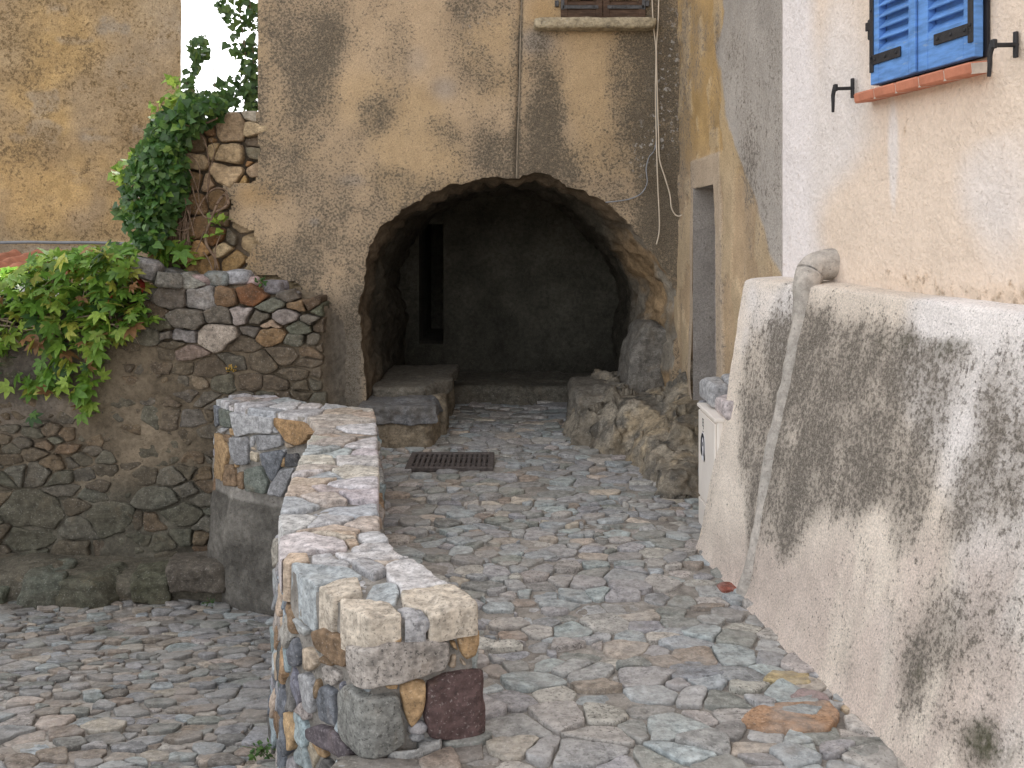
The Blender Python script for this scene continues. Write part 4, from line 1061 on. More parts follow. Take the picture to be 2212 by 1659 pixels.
# ================================================================== OCHRE / GREY HOUSE BETWEEN FACADE AND PINK HOUSE
side = thing('plastered_house', 'narrow house front of ochre and grey plaster between the tunnel facade and the pink house', 'house', (1.3, 6.0, 0))
sx = lambda Y: 1.262 + (7.25 - Y) * .0384
DY0, DY1, DZ = 6.05, 6.66, 1.905
BXY = [-300, 0, 60, 100, 230, 330, 440, 520, 590, 650]; BXX = [1560, 1562, 1566, 1550, 1562, 1592, 1635, 1655, 1680, 1700]
def sfn(u, v):
    P = np.stack([sx(u), u, v], 1); P[:, 0] += fbm(P, 1.5, 4, 201) * .02 + fbm(P, 9, 3, 202) * .005
    fr_ = (u > DY0 - .13) & (u < DY1 + .10) & (v < DZ + .20); P[:, 0] -= .018 * fr_
    px, py = proj(P); wb = 14 * fbm(np.stack([P[:, 0] * 0, P[:, 1], P[:, 2]], 1), 5, 4, 203); gl = sstep(-2, 2, px + wb - np.interp(py + wb, BXY, BXX)); fl = sstep(.02, .10, fbm(P * [0, 1, .6], 4.5, 4, 206))
    P[:, 0] -= (.014 * gl + .012 * fl * (1 - gl) * (1 - fr_))
    P[:, 0] = sx(u) + (P[:, 0] - sx(u)) * sstep(4.76, 4.95, u)
    return P
P, Q = grid_surf(np.arange(4.742, 7.30, .0175), np.arange(-.2, 3.7, .0175), sfn, lambda C: ~((C[:, 1] > DY0) & (C[:, 1] < DY1) & (C[:, 2] < DZ)))
P, Q = compact(P, Q); px, py = proj(P)
wob = 14 * fbm(np.stack([P[:, 0] * 0, P[:, 1], P[:, 2]], 1), 5, 4, 203); bx = np.interp(py + wob, BXY, BXX)
gw = sstep(-3, 3, px + wob - bx)[:, None]
och = np.array([.50, .34, .16]); och2 = np.array([.50, .37, .24]); gre = np.array([.44, .405, .37]) * (1 + .25 * fbm(P, 3, 4, 209))[:, None]
ow = sstep(280, 420, py)[:, None]; fl = sstep(.02, .10, fbm(P * [0, 1, .6], 4.5, 4, 206))[:, None]; oo_ = (och * (1 - ow) + och2 * ow) * (1 + .3 * fbm(P, 4, 4, 207))[:, None]; oo_ = oo_ * (1 - fl * .6) + np.array([.56, .44, .29]) * fl * .6; tint = oo_ * (1 - gw) + gre * gw
e_ = np.exp(-((px + wob - bx) / 7) ** 2)[:, None] * (1 - gw) * .0; 
fr_ = ((P[:, 1] > DY0 - .13) & (P[:, 1] < DY1 + .10) & (P[:, 2] < DZ + .20))[:, None]; tint = np.where(fr_, np.array([[.50, .40, .30]]), tint)
st = .14 + fbm(P * [1, 1, .5], 3, 5, 204) * .38 + blobs(px, py, [(1475, 200, 25, 400, .30), (1500, 100, 30, 120, .15), (1545, 180, 14, 180, .25), (1650, 400, 50, 200, .12), (1530, 330, 20, 40, -.3), (1520, 60, 14, 60, .3), (1552, 60, 8, 60, .45), (1508, 170, 10, 50, .3), (1540, 300, 12, 60, .2), (1620, 300, 30, 120, .2), (1600, 120, 30, 60, .12), (1680, 300, 8, 300, .2)])
obj('wall', make_mesh('wall', P, Q, {'tint': tint, 'stain': np.stack([st, 0 * st, 0 * st], 1)}), M_side, side)
# doorway reveal (blocked, grey plaster)
def reveal(cx, cy, cz, a, b, n, m_, dirn):
    us = np.linspace(0, 1, n); vs = np.linspace(0, 1, m_); U, Vv = np.meshgrid(us, vs, indexing='ij'); u = U.ravel()[:, None]; v = Vv.ravel()[:, None]
    P = np.array([cx, cy, cz]) + u * np.array(a) + v * np.array(b); P = P + np.array(dirn) * (fbm(P, 6, 4, 211) * .010)[:, None]
    ix = np.arange(n * m_).reshape(n, m_); Q = np.stack([ix[:-1, :-1], ix[1:, :-1], ix[1:, 1:], ix[:-1, 1:]], -1).reshape(-1, 4); return P, Q
xs1 = sx(DY1) - .015; xs0 = sx(DY0) - .015; DP = .34
parts = [reveal(xs1, DY1, -.2, (DP, 0, 0), (0, 0, DZ + .2), 14, 80, (0, 1, 0)), reveal(xs0, DY0, -.2, (DP, 0, 0), (0, 0, DZ + .2), 14, 80, (0, 1, 0)), reveal(xs0 + DP, DY0, -.2, (-.02, DY1 - DY0, 0), (0, 0, DZ + .2), 24, 80, (1, 0, 0)), reveal(xs0, DY0, DZ, (-.02, DY1 - DY0, 0), (DP + .02, 0, 0), 24, 12, (0, 0, 1))]
Vs = []; Qs = []; n_ = 0
for P, Q in parts: Vs.append(P); Qs.append(Q + n_); n_ += len(P)
P = np.concatenate(Vs); Q = np.concatenate(Qs)
st = .14 + fbm(P, 3, 4, 212) * .25
obj('blocked_doorway', make_mesh('blocked_doorway', P, Q, {'tint': np.tile([.34, .31, .285], (len(P), 1)) * (1 + .18 * fbm(P, 2.5, 4, 213))[:, None], 'stain': np.stack([st, 0 * st, 0 * st], 1)}), M_side, side)
mb = MB(); cc = (.45, .35, .24); mb.box((1.55, 6.0, 5.6), (.3, 2.9, 3.8), cc); mb.box((2.6, 7.3, 2.0), (1.9, .2, 8), cc); obj('outer_walls', mb.mesh('outer_walls', False), bpy.data.materials['rough_render'], side)

# ================================================================== PINK HOUSE
pink = thing('pink_house', 'pale pink roughcast house with sloping stained plinth and blue shutters', 'house', (1.6, 3.5, 0))
PX = lambda Y: 1.353 - .17 * (Y - 4.75)
def zl_lip(Y): return 1.362 + .0 * Y
def ufn(u, v):
    P = np.stack([PX(u), u, v], 1); d = fbm(P, 1.4, 4, 221) * .018 + fbm(P, 14, 3, 222) * .004
    d = d * sstep(4.76, 4.66, u)
    P[:, 0] += d; return P
P, Q = grid_surf(np.arange(-.6, 4.7501, .016), np.arange(1.25, 3.3, .016), ufn)
px, py = proj(P)
pk = np.array([.80, .665, .55]); wh = np.array([.83, .775, .765]); lil = np.array([.80, .735, .70])
wc = sstep(1775, 1735, px + 12 * fbm(P, 3, 3, 223))[:, None]
wl = sstep(0, .5, fbm(P, .9, 3, 224) + blobs(px, py, [(2150, 380, 120, 160, .5), (1820, 480, 60, 80, -.3), (1930, 360, 12, 130, .8), (2100, 250, 80, 40, -.4)]))[:, None]
tint = pk * (1 - wl) + lil * wl; tint = tint * (1 - wc) + wh * wc
wd = blobs(px, py, [(2210, 640, 400, 38, .9), (1960, 590, 130, 30, .5)])
st = -.05 + wd * .55 + fbm(P * [1, 1, .4], 3, 4, 225) * .16 + blobs(px, py, [(1955, 330, 9, 120, .28), (1880, 300, 12, 80, .15), (2120, 170, 100, 18, .22)])
obj('wall', make_mesh('wall', P, Q, {'tint': tint, 'stain': np.stack([st, 0 * st, .5 * np.clip(wd - .55, 0, 1)], 1)}), M_pink, pink)
# corner return + upper body
def cfn(u, v):
    P = np.stack([u, np.full(len(u), 4.75), v], 1); P[:, 1] += fbm(P, 6, 3, 226) * .01; return P
P, Q = grid_surf(np.arange(1.353, 3.0, .05), np.arange(-.2, 3.3, .05), cfn)
obj('end_wall', make_mesh('end_wall', P, flip(Q), {'tint': np.tile(wh * .95, (len(P), 1)), 'stain': np.zeros((len(P), 3))}), M_pink, pink)
mb = MB()
for Y0, Y1 in ((-.6, 4.748),):
    a = np.array([PX(Y0), Y0]); b = np.array([PX(Y1), Y1]); e = 2.2
    V = [(a[0], a[1], 3.284), (b[0], b[1], 3.284), (b[0] + e, b[1], 3.284), (a[0] + e, a[1], 3.284)]; V = V + [(x, y, 7.2) for x, y, _ in V]
    mb.add(V, [[0, 1, 5, 4], [1, 2, 6, 5], [2, 3, 7, 6], [3, 0, 4, 7], [4, 5, 6, 7]], (.66, .53, .43))
obj('upper_walls', mb.mesh('upper_walls', False), mat_plain('pink_render', (.68, .55, .45), .95, .1, .1, 3, .008), pink)
# battered plinth
XB = lambda Y: .92 - .107 * (Y - 4.79); XT = lambda Y: 1.19 - .187 * (Y - 4.75)
def bfn(u, v):   # v: 0 foot .. 1 lip .. 1.12 ledge back
    t = np.clip(v, 0, 1); tl = np.clip((v - 1) / .12, 0, 1)
    prof = t + .10 * np.sin(pi * t) * (1 - t) - .0
    X = XB(u) * (1 - t) + XT(u) * t - .03 * (1 - sstep(0, .12, t))
    X = X * (1 - tl) + (PX(u) + .03) * tl
    Z = -.08 + (1.44) * t + tl * .012 - .008 * np.exp(-((v - 1) / .012) ** 2)
    P = np.stack([X, u, Z], 1)
    P[:, 0] += fbm(P, 1.5, 4, 231) * .022 + fbm(P, 12, 3, 232) * .005
    P[:, 2] += fbm(P, 3, 3, 233) * .012 * sstep(.9, 1, v)
    return P
vs = np.concatenate([np.linspace(0, .97, 92), np.linspace(.975, 1.03, 9), np.linspace(1.045, 1.12, 6)])
P, Q = grid_surf(np.arange(-.5, 4.781, .015), vs, bfn)
px, py = proj(P)
SB = [(1850, 860, 150, 190, .66), (1720, 900, 75, 260, .60), (1780, 780, 110, 90, .45), (1900, 760, 90, 60, .5), (1985, 840, 60, 110, .55), (2060, 760, 60, 35, .5), (1690, 1100, 60, 110, .55), (1820, 1040, 150, 80, .5), (1960, 1010, 110, 90, .35), (1615, 900, 26, 140, .50), (1610, 1010, 14, 90, .35),
      (2120, 890, 110, 140, .34), (2180, 1000, 60, 130, .42), (2110, 1080, 100, 80, .36), (1740, 700, 70, 50, .3), (2030, 1180, 120, 60, .22), (2100, 1340, 120, 130, .40), (1985, 1330, 60, 180, .22), (1960, 1470, 30, 90, .35), (2130, 1600, 60, 50, .75), (2060, 1570, 40, 40, .35), (1620, 1230, 14, 80, .5), (1950, 1140, 60, 60, .25), (2200, 1220, 60, 90, .2),
      (2050, 1420, 130, 110, .30), (1760, 1330, 40, 60, .2), (1830, 1400, 16, 90, .3), (1920, 1420, 14, 100, .3), (1700, 1180, 30, 50, .35), (1870, 1230, 20, 70, .3), (1630, 1120, 20, 100, .4), (2190, 780, 50, 60, .2), (1900, 1150, 28, 70, -.55), (1760, 1190, 26, 60, -.35), (1860, 1320, 30, 110, -.3), (1960, 1260, 20, 60, -.5), (1570, 1180, 40, 120, -.4), (2080, 700, 110, 40, -.35), (1880, 720, 40, 22, -.25), (1700, 1300, 70, 90, -.35), (1590, 700, 30, 80, -.15), (1900, 1500, 50, 60, -.25), (2090, 950, 40, 60, -.25)]
sm = blobs(px, py, SB)
zone = sstep(655, 730, py) * sstep(1230, 1090, py) * sstep(1575, 1640, px)
st = .06 + .74 * np.tanh(sm * 1.0 + .30 * zone) + fbm(P * [1, 1.6, .22], 5.0, 5, 235) * .36 + .10 * sstep(1180, 1320, py) * sstep(1750, 1950, px) + fbm(P, 11, 3, 239) * .12
wpk = sstep(1090, 1250, py + 60 * fbm(P, 3, 3, 236))[:, None]
cr = np.array([.80, .705, .61]); wt = np.array([.86, .81, .785]); pkb = np.array([.64, .535, .475])
mm = sstep(-.1, .4, fbm(P, 1.6, 4, 237) + sstep(1850, 2100, px) * .5 - .2)[:, None]; tint = cr * (1 - mm) + wt * mm; wpk = wpk * sstep(-.25, .25, fbm(P * [1, 1.5, .35], 4, 4, 238) + .15)[:, None]; tint = tint * (1 - wpk * .75) + pkb * wpk * .75
moss = np.clip(blobs(px, py, [(2140, 1610, 70, 50, .8), (2060, 745, 60, 25, .35), (1960, 740, 70, 20, .25), (1985, 1440, 20, 40, .35)]), 0, 1)
obj('sloping_plinth', make_mesh('sloping_plinth', P, Q, {'tint': tint, 'stain': np.stack([st, 0 * st, moss], 1)}), M_batter, pink)
P2 = []; n_ = 14
for t in np.linspace(0, 1, n_):
    q = bfn(np.array([4.775]), np.array([t]))[0]; P2.append([q, np.array([1.7, 4.775, q[2]])])
V = np.array(P2).reshape(-1, 3); Fq = [[2 * i, 2 * i + 2, 2 * i + 3, 2 * i + 1] for i in range(n_ - 1)]
obj('plinth_end', make_mesh('plinth_end', V, Fq, {'tint': np.tile(cr, (len(V), 1)), 'stain': np.full((len(V), 3), .0)}, False), M_batter, pink)
# cement covered pipe running down the plinth
def bat(Y, v): return bfn(np.array([Y]), np.array([v]))[0]
path = [np.array([PX(4.26) + .08, 4.26, 1.455]), np.array([PX(4.25) - .015, 4.25, 1.455]), np.array([PX(4.23) - .10, 4.235, 1.428]), bat(4.20, .99) + [.012, 0, .004], bat(4.19, .90) + [.028, 0, 0], bat(4.18, .7) + [.028, 0, 0], bat(4.17, .45) + [.028, 0, 0], bat(4.155, .2) + [.028, 0, 0], bat(4.15, .03) + [.025, 0, -.03]]
sp = smooth_path(path, 12); rads = np.interp(np.linspace(0, 1, len(sp)), [0, .12, .25, .33, .42, 1], [.070, .070, .066, .060, .052, .046])
mb = MB(); mb.tube(sp, rads, (.33, .315, .30), 20)
V = np.concatenate(mb.v); V += (V - V.mean(0)) * 0 + np.stack([fbm(V, 16, 3, 241), fbm(V, 16, 3, 242), fbm(V, 16, 3, 243)], 1) * .007; mb.v = [V]
obj('cement_pipe', mb.mesh('cement_pipe'), M_cement, pink)

# blue shutters
YL, YM, YR = 3.858, 3.536, 3.215; zb = 2.192; hb = 1.15
axv = np.array([-(-.17), -1, 0.]); axv /= np.linalg.norm(axv); outv = np.array([-1, -.17, 0.]); outv /= np.linalg.norm(outv)   # along the wall towards the camera / out of the wall
def wallp(Y, z, o=0.0): return np.array([PX(Y), Y, z]) + outv * o
wleaf = np.linalg.norm(wallp(YL, 0) - wallp(YM, 0))
for (Y, hs) in ((YL, 1), (YM, -1)):
    w = wleaf - .004
    st_x = .014 if hs > 0 else w - .014
    strap = [(st_x, .30, .026, .50), ((w * .36 + .002) if hs > 0 else w * .64 - .002, .098, w * .62, .040)]
    f, L = shutter_leaf(pink, 'blue_shutter', wallp(Y, zb, .034), axv, outv, w, hb, M_blue, 22, .135, .058, M_iron, strap, .75, .036)
    mb = MB()
    xk = -.035 if hs > 0 else w + .035
    mb.box(L(xk, -.01, .235 if hs > 0 else .26), (.026, .03, .085), R=np.stack([axv, outv, [0, 0, 1]], 1), bev=.005); mb.box(L(xk * .4 if hs > 0 else w + .012, .012, .245), (.06, .008, .035), R=np.stack([axv, outv, [0, 0, 1]], 1), bev=.002)
    obj('hinge_pin', mb.mesh('hinge_pin', False), M_iron, f)
mb = MB(); R_ = np.stack([axv, outv, [0, 0, 1]], 1); mb.box(wallp(YM + .016, zb + .5, .058), (.03, .012, 1.0), R=R_, bev=.003); obj('closing_batten', mb.mesh('closing_batten', False), M_blue, pink)
mb = MB(); mb.box(wallp((YL + YR) / 2, zb + hb / 2, .004), (2 * wleaf + .01, .012, hb), R=R_); obj('window_recess', mb.mesh('window_recess', False), M_ink, pink)
sill = thing_s = None
mb = MB(); mg = MB()
ys_ = np.linspace(3.945, 3.20, 6)
for i in range(5):
    ya, yb = ys_[i], ys_[i + 1]; c = wallp((ya + yb) / 2, zb - .036, .022); L_ = np.linalg.norm(wallp(ya, 0) - wallp(yb, 0))
    tl = .12
    Rt = R_ @ np.array([[1, 0, 0], [0, cos(tl), sin(tl)], [0, -sin(tl), cos(tl)]])
    mb.box(c, (L_ - .007, .115, .042), R=Rt, bev=.007); mg.box(c - outv * .004 - np.array([0, 0, .002]), (L_ + .0, .108, .036), R=Rt)
so = obj('brick_sill', mb.mesh('brick_sill', False), M_terra, pink); obj('grout', mg.mesh('grout', False), M_grout, so)
# shutter holdbacks
for (Y, z) in ((4.075, 2.215), (3.075, 2.205)):
    mb = MB(); mb.box(wallp(Y, z, .006), (.016, .012, .085), R=R_, bev=.002); mb.tube([wallp(Y, z, .0), wallp(Y, z - .004, .08)], .008, n=8); mb.box(wallp(Y, z, .085), (.02, .016, .03), R=R_, bev=.003)
    mb.tube(smooth_path([wallp(Y + .004, z + .004, .085), wallp(Y + .014, z - .03, .088), wallp(Y + .018, z - .065, .086), wallp(Y + .03, z - .10, .080)], 5), np.linspace(.010, .006, 16), n=8)
    obj('shutter_holdback', mb.mesh('shutter_holdback', False), M_iron, pink)

# ================================================================== STONE PIER AND METER BOX
pier = thing('stone_pier', 'low rubble stone pier with pale capstones holding the meter box', 'stone pier', (1.15, 5.05, 0))
mb = MB(); cs = ['lg', 'pinkw', 'ochre', 'grey', 'lg', 'tan', 'pink', 'slate']
PFX = 1.060
zc = 0.0; g2 = np.random.default_rng(3); lev = [0, .10, .20, .30, .42, .50, .60, .66]
for li in range(len(lev) - 1):
    h = lev[li + 1] - lev[li]
    for (xa, xb, ya, yb) in ((PFX - .008, PFX + .14, 5.22, 5.34), (PFX + .15, PFX + .26, 5.24, 5.35)):
        V, Fc = rough_box((xb - xa, yb - ya, h - .008), .025, 8, .018, 9, int(g2.integers(1000)), cuts=2)
        mb.add(V + np.array([(xa + xb) / 2 + g2.uniform(-.012, .012), (ya + yb) / 2, lev[li] + h / 2]), Fc, pick([cs[(li * 3 + 1) % len(cs)]], g2, .1))
obj('side_stones', mb.mesh('side_stones'), M_stone, pier)
mb = MB()
for (xa, xb, ya, yb, z0, z1, c) in ((PFX - .02, PFX + .10, 4.98, 5.32, .665, .80, 'lg'), (PFX - .005, PFX + .14, 4.70, 4.97, .655, .775, 'pinkw'), (PFX + .09, PFX + .30, 4.7, 5.3, .67, .81, 'lg')):
    V, Fc = rough_box((xb - xa, yb - ya, z1 - z0), .035, 12, .02, 7, int(g2.integers(1000)), cuts=3); mb.add(V + np.array([(xa + xb) / 2, (ya + yb) / 2, (z0 + z1) / 2]), Fc, PAL[c])
obj('capstones', mb.mesh('capstones'), M_stone, pier)
mb = MB(); mb.box((PFX + .13, 5.0, .32), (.2, .6, .66)); obj('mortar_core', mb.mesh('mortar_core', False), M_mortar, pier)
box = thing('meter_box', 'narrow cream plastic meter box with black emblem set in the stone pier', 'meter box', (PFX, 4.97, 0))
bw, by0, by1 = .05, 4.76, 5.20
mb = MB(); mb.box((PFX + .005, (by0 + by1) / 2, .315), (.07, by1 - by0, .68), bev=.006); mb.box((PFX - .008, (by0 + by1) / 2, .652), (.075, by1 - by0 + .012, .02), bev=.004); obj('cabinet', mb.mesh('cabinet', False), M_box, box)
mb = MB(); mb.box((PFX - .036, (by0 + by1) / 2, .40), (.010, by1 - by0 - .03, .46), bev=.003); dr = obj('door', mb.mesh('door', False), M_box, box)
mb = MB(); mb.box((PFX - .036, (by0 + by1) / 2, .075), (.010, by1 - by0 - .03, .16), bev=.003); obj('lower_panel', mb.mesh('lower_panel', False), M_box, box)
# emblem: black head-shaped mark on a white ground, letters beside it
xe = PFX - .0425; yc = 5.06; zcx = .455
mb = MB()
def mark(mb, poly, x, th_=.0015):   # polygon in (y', z) facing -X ; y' to the right as read = -Y
    n = len(poly); V = [(x, yc - a, zcx + b) for a, b in poly] + [(x - th_, yc - a, zcx + b) for a, b in poly]
    Fc = [[i, (i + 1) % n, n + (i + 1) % n, n + i] for i in range(n)] + [list(range(n))[::-1], [n + i for i in range(n)]]
    mb.add(V, Fc, (1, 1, 1))
mark(mb, [(.055 * cos(a), .075 * sin(a)) for a in np.linspace(0, 2 * pi, 25)[:-1]], xe + .001); obj('sticker', mb.mesh('sticker', False), M_paper, dr)
mb = MB()
mark(mb, [(-.050, -.035), (-.052, .0), (-.042, .040), (-.018, .066), (.012, .070), (.034, .056), (.046, .026), (.048, -.01), (.052, -.06), (.036, -.075), (.028, -.05), (.02, -.045), (.03, -.01), (.03, .025), (.014, .048), (-.006, .050), (-.02, .03), (-.024, .0), (-.01, -.03), (-.012, -.055), (-.036, -.05)], xe - .0007)
mark(mb, [(.004 + .008 * cos(a), .012 + .012 * sin(a)) for a in np.linspace(0, 2 * pi, 11)[:-1]], xe - .0007)
obj('emblem', mb.mesh('emblem', False), M_ink, dr)
for txt, dz, sz in (('EJ', .105, .062), ('as', .068, .03)):
    cu = bpy.data.curves.new('lettering', 'FONT'); cu.body = txt; cu.size = sz; cu.extrude = .0006; cu.align_x = 'CENTER'
    to = bpy.data.objects.new('tmp', cu); COL.objects.link(to); bpy.context.view_layer.update()
    me = bpy.data.meshes.new_from_object(to.evaluated_get(bpy.context.evaluated_depsgraph_get())); bpy.data.objects.remove(to)
    V = np.array([v.co[:] for v in me.vertices]); Fc = [list(p.vertices) for p in me.polygons]
    W_ = np.stack([xe + .0012 - V[:, 2], yc - V[:, 0] * .9, zcx + dz + V[:, 1]], 1)
    obj('lettering', make_mesh('lettering', W_, Fc, None, False), M_ink, dr)

# ================================================================== CABLES
def cable(name, label, pts, r, mat, n=10, d=DF):
    P = [Wp(x, y, d - o) for x, y, o in pts]; mb = MB(); mb.tube(smooth_path(P, n), r, n=8)
    return obj(name, mb.mesh(name), mat, None, label, 'cable', None, None if name == 'wall_cable' else 'cables hanging from the facade')
cable('hanging_cable', 'cream cable hanging straight down to a loose end right of the arch', [(1408, -120, .04), (1409, 0, .04), (1412, 60, .045), (1417, 110, .05), (1416, 200, .05), (1418, 300, .05), (1421, 400, .05), (1424, 460, .05), (1424, 500, .045), (1418, 528, .04)], .0052, M_cable)
cable('hanging_cable', 'cream cable curving in a loop towards the blocked doorway', [(1422, -120, .05), (1423, 0, .05), (1421, 60, .055), (1418, 110, .06), (1420, 200, .06), (1423, 300, .06), (1425, 345, .06), (1437, 385, .06), (1447, 420, .06), (1451, 450, .07), (1462, 466, .08), (1475, 463, .10), (1488, 445, .14), (1500, 432, .2), (1516, 428, .35)], .0052, M_cable)
cable('hanging_cable', 'thin grey cable looping from the hanging cables to the arch edge', [(1419, 110, .045), (1419, 200, .045), (1417, 310, .045), (1402, 340, .045), (1396, 365, .045), (1398, 395, .045), (1385, 418, .04), (1360, 430, .035), (1330, 435, .03), (1308, 437, .02)], .0048, M_cable_g)
cable('wall_cable', 'thin cable clipped along the vertical crack above the arch', [(1128, -120, .014), (1127, 0, .014), (1124, 90, .016), (1122, 200, .014), (1118, 300, .014), (1116, 385, .016)], .0042, M_cable_w)
# ================================================================== OCHRE HOUSE AT THE BACK LEFT
OY = 10.2
och_h = thing('ochre_house', 'tall ochre plastered house wall behind the green climber at the left', 'house', (-5, OY, 0))
xr = (391 - 1106) / F * OY
def ofn(u, v):
    P = np.stack([u, np.full(len(u), OY), v], 1); px, py = proj(P)
    P[:, 1] += fbm(P, 1.1, 5, 301) * .035 + fbm(P, 6, 4, 302) * .014; P[:, 1] -= .06 * sstep(524, 528, py); P[:, 0] += .02 * fbm(P, 3, 3, 303) * (u > xr - .02); return P
P, Q = grid_surf(np.append(np.arange(-7.2, xr, .028), xr), np.arange(.6, 4.2, .028), ofn); px, py = proj(P)
w1 = sstep(-.3, .3, fbm(P, 1.4, 4, 304))[:, None]; tint = np.array([.50, .345, .165]) * w1 + np.array([.40, .30, .19]) * (1 - w1)
gp = (sstep(.16, .34, fbm(P * [1, 1, 1.6], 2.6, 4, 305)) * sstep(480, 250, py))[:, None]; tint = tint * (1 - gp * .6) + np.array([.36, .32, .27]) * gp * .6
lg_ = np.clip(blobs(px, py, [(340, 30, 70, 90, .6), (20, 120, 40, 60, .4), (260, 140, 60, 30, .4)]), 0, 1)[:, None]; tint = tint * (1 - lg_) + np.array([.42, .36, .29]) * lg_
low = sstep(524, 530, py)[:, None]; tint = tint * (1 - low) + np.array([.42, .33, .24]) * low
st = .38 + fbm(P, 2.4, 6, 306, .65) * .70 + blobs(px, py, [(150, 500, 300, 22, .25), (380, 300, 20, 300, .1)]) - .2 * sstep(330, 480, py) * sstep(524, 500, py)
obj('wall', make_mesh('wall', P, flip(Q), {'tint': tint, 'stain': np.stack([st, 0 * st, 0 * st], 1)}), M_ochre, och_h)
mb = MB(); cc = (.45, .32, .16); mb.box((-6.4 + .3, OY + .2, 5.85), (2 * (xr + 6.0) - .1, .3, 3.3), cc); mb.box((-8.9, OY + .2, 3.6), (4, .3, 7.8), cc)
a_ = xr * (OY + .3) / OY - .03; mb.add([(a_, OY + .3, -.5), (a_ * 1.75, OY * 1.72, -.5), (a_ * 1.75, OY * 1.72, 7.5), (a_, OY + .3, 7.5)], [[0, 1, 2, 3]], cc)
obj('outer_walls', mb.mesh('outer_walls', False), mat_plain('ochre_render', (.45, .32, .16), .95, .1, .3, 3, .01), och_h)
mb = MB(); a_ = xr - .02; V = [(a_, OY, z) for z in (7.45, 7.65)] + [(a_ * 1.75, OY * 1.72, z) for z in (7.45, 7.65)] + [(-10.9, OY * 1.72, z) for z in (7.45, 7.65)] + [(-10.9, OY, z) for z in (7.45, 7.65)]
mb.add(V, [[0, 2, 4, 6], [1, 7, 5, 3], [0, 1, 3, 2], [2, 3, 5, 4], [4, 5, 7, 6], [6, 7, 1, 0]], (.4, .2, .1)); obj('roof', mb.mesh('roof', False), M_tile, och_h)
P_ = [Wp(x, y, OY - .10) for x, y in ((-200, 526), (0, 524), (60, 523), (120, 524), (190, 524), (270, 526), (360, 528))]
mb = MB(); mb.tube(smooth_path(P_, 8), .017, n=8); obj('ledge_cable', mb.mesh('ledge_cable'), M_cable_g, None, 'grey conduit running level along the foot of the ochre wall', 'conduit')
# little tiled shed roof in front of it, wall whitened to imitate a sunlit patch
shed = thing('tiled_shed', 'small shed with wavy clay tile roof at far left, wall whitened for a bright patch', 'shed', (-5, 8.7, .9))
us = np.arange(-6.6, -4.0, .02); vs = np.linspace(0, 1, 16)
def tfn(u, v): return np.stack([u, 8.55 + v * 1.2, 1.235 + .15 * v + .035 * np.sin(u * 2 * pi / .235) - .02 * np.abs(np.mod(v * 4, 1))], 1)
P, Q = grid_surf(us, vs, tfn); n_ = len(P); nu_ = len(us); P = np.concatenate([P, P - [0, 0, .018]]); Qb = flip(Q + n_); ix = np.arange(n_).reshape(nu_, 16)
Qe = np.stack([ix[:-1, 0], ix[:-1, 0] + n_, ix[1:, 0] + n_, ix[1:, 0]], -1)
obj('roof', make_mesh('roof', P, np.concatenate([Q, Qb, Qe])), M_tile, shed)
mb = MB(); mb.box((-5.3, 9.1, .75), (2.5, .8, .92), (.8, .8, .8)); obj('wall', mb.mesh('wall', False), M_white, shed)

# ================================================================== VEGETATION
def leaflet(L, w, droop=.10, fold=.12):
    x = [0, .30, .66, 1, .66, .30, .33, .68]; y = [0, .5, .40, 0, -.40, -.5, 0, 0]
    z = [0, fold * .5, fold * .4 - droop * .3, -droop, fold * .4 - droop * .3, fold * .5, 0, -droop * .35]
    V = np.stack([np.array(x) * L, np.array(y) * w, np.array(z) * L], 1); return V, [[0, 6, 1], [1, 6, 7, 2], [2, 7, 3], [0, 5, 6], [5, 4, 7, 6], [4, 3, 7]]
def compound(L):
    Vs, Fs, n = [], [], 0
    for a, l in ((-95, .62), (-47, .88), (0, 1), (47, .88), (95, .62)):
        V, Fc = leaflet(L * l, L * l * .42); a = radians(a); R = np.array([[cos(a), -sin(a), 0], [sin(a), cos(a), 0], [0, 0, 1]])
        V = V @ R.T + np.array([.0, 0, -.03 * L * abs(a)]); Vs.append(V); Fs += [[i + n for i in f] for f in Fc]; n += len(V)
    return np.concatenate(Vs), Fs
def ivyleaf(L):
    x = [0, -.10, .22, .55, 1, .55, .22, -.10, .3, .6]; y = [0, .30, .48, .26, 0, -.26, -.48, -.30, 0, 0]; z = [0, .02, .06, .02, -.12, .02, .06, .02, 0, -.02]
    return np.stack([np.array(x), np.array(y), np.array(z)], 1) * L, [[0, 8, 2, 1], [8, 9, 3, 2], [9, 4, 3], [0, 7, 6, 8], [8, 6, 5, 9], [9, 5, 4]]
def scatter(mb, pos, nrm, tpl, size, cols, g, updir=None, droop=.5):
    for i in range(len(pos)):
        n = nrm[i] + g.normal(0, .55, 3); n /= np.linalg.norm(n)
        d = np.array([g.normal(0, .9), g.normal(0, .4), -droop + g.normal(0, .75)]); d = d - n * (d @ n); d /= np.linalg.norm(d) + 1e-9
        b = np.cross(n, d); V, Fc = tpl(size * g.choice([.55, .75, .9, 1.0, 1.15, 1.35])); mb.add(pos[i] + V @ np.stack([d, b, n]), Fc, cols[i])
def sample_px(polys, g):
    out = []
    for (poly, n, dlo, dhi) in polys:
        p = np.array(poly, float); lo = p.min(0); hi = p.max(0); k = 0
        while k < n:
            q = g.uniform(lo, hi)
            if in_poly(q[:1], q[1:], poly)[0]: out.append(Wp(q[0], q[1], g.uniform(dlo, dhi))); k += 1
    return np.array(out)
def gcols(n, pal, probs, g, var=.25):
    c = np.array(pal)[g.choice(len(pal), n, p=probs)]; return np.concatenate([c * g.uniform(1 - var, 1 + var, (n, 1)), np.zeros((n, 1))], 1)
GREENS = [(.17, .30, .045), (.12, .24, .04), (.25, .36, .06), (.34, .36, .07), (.28, .15, .07), (.34, .05, .035), (.045, .10, .03)]
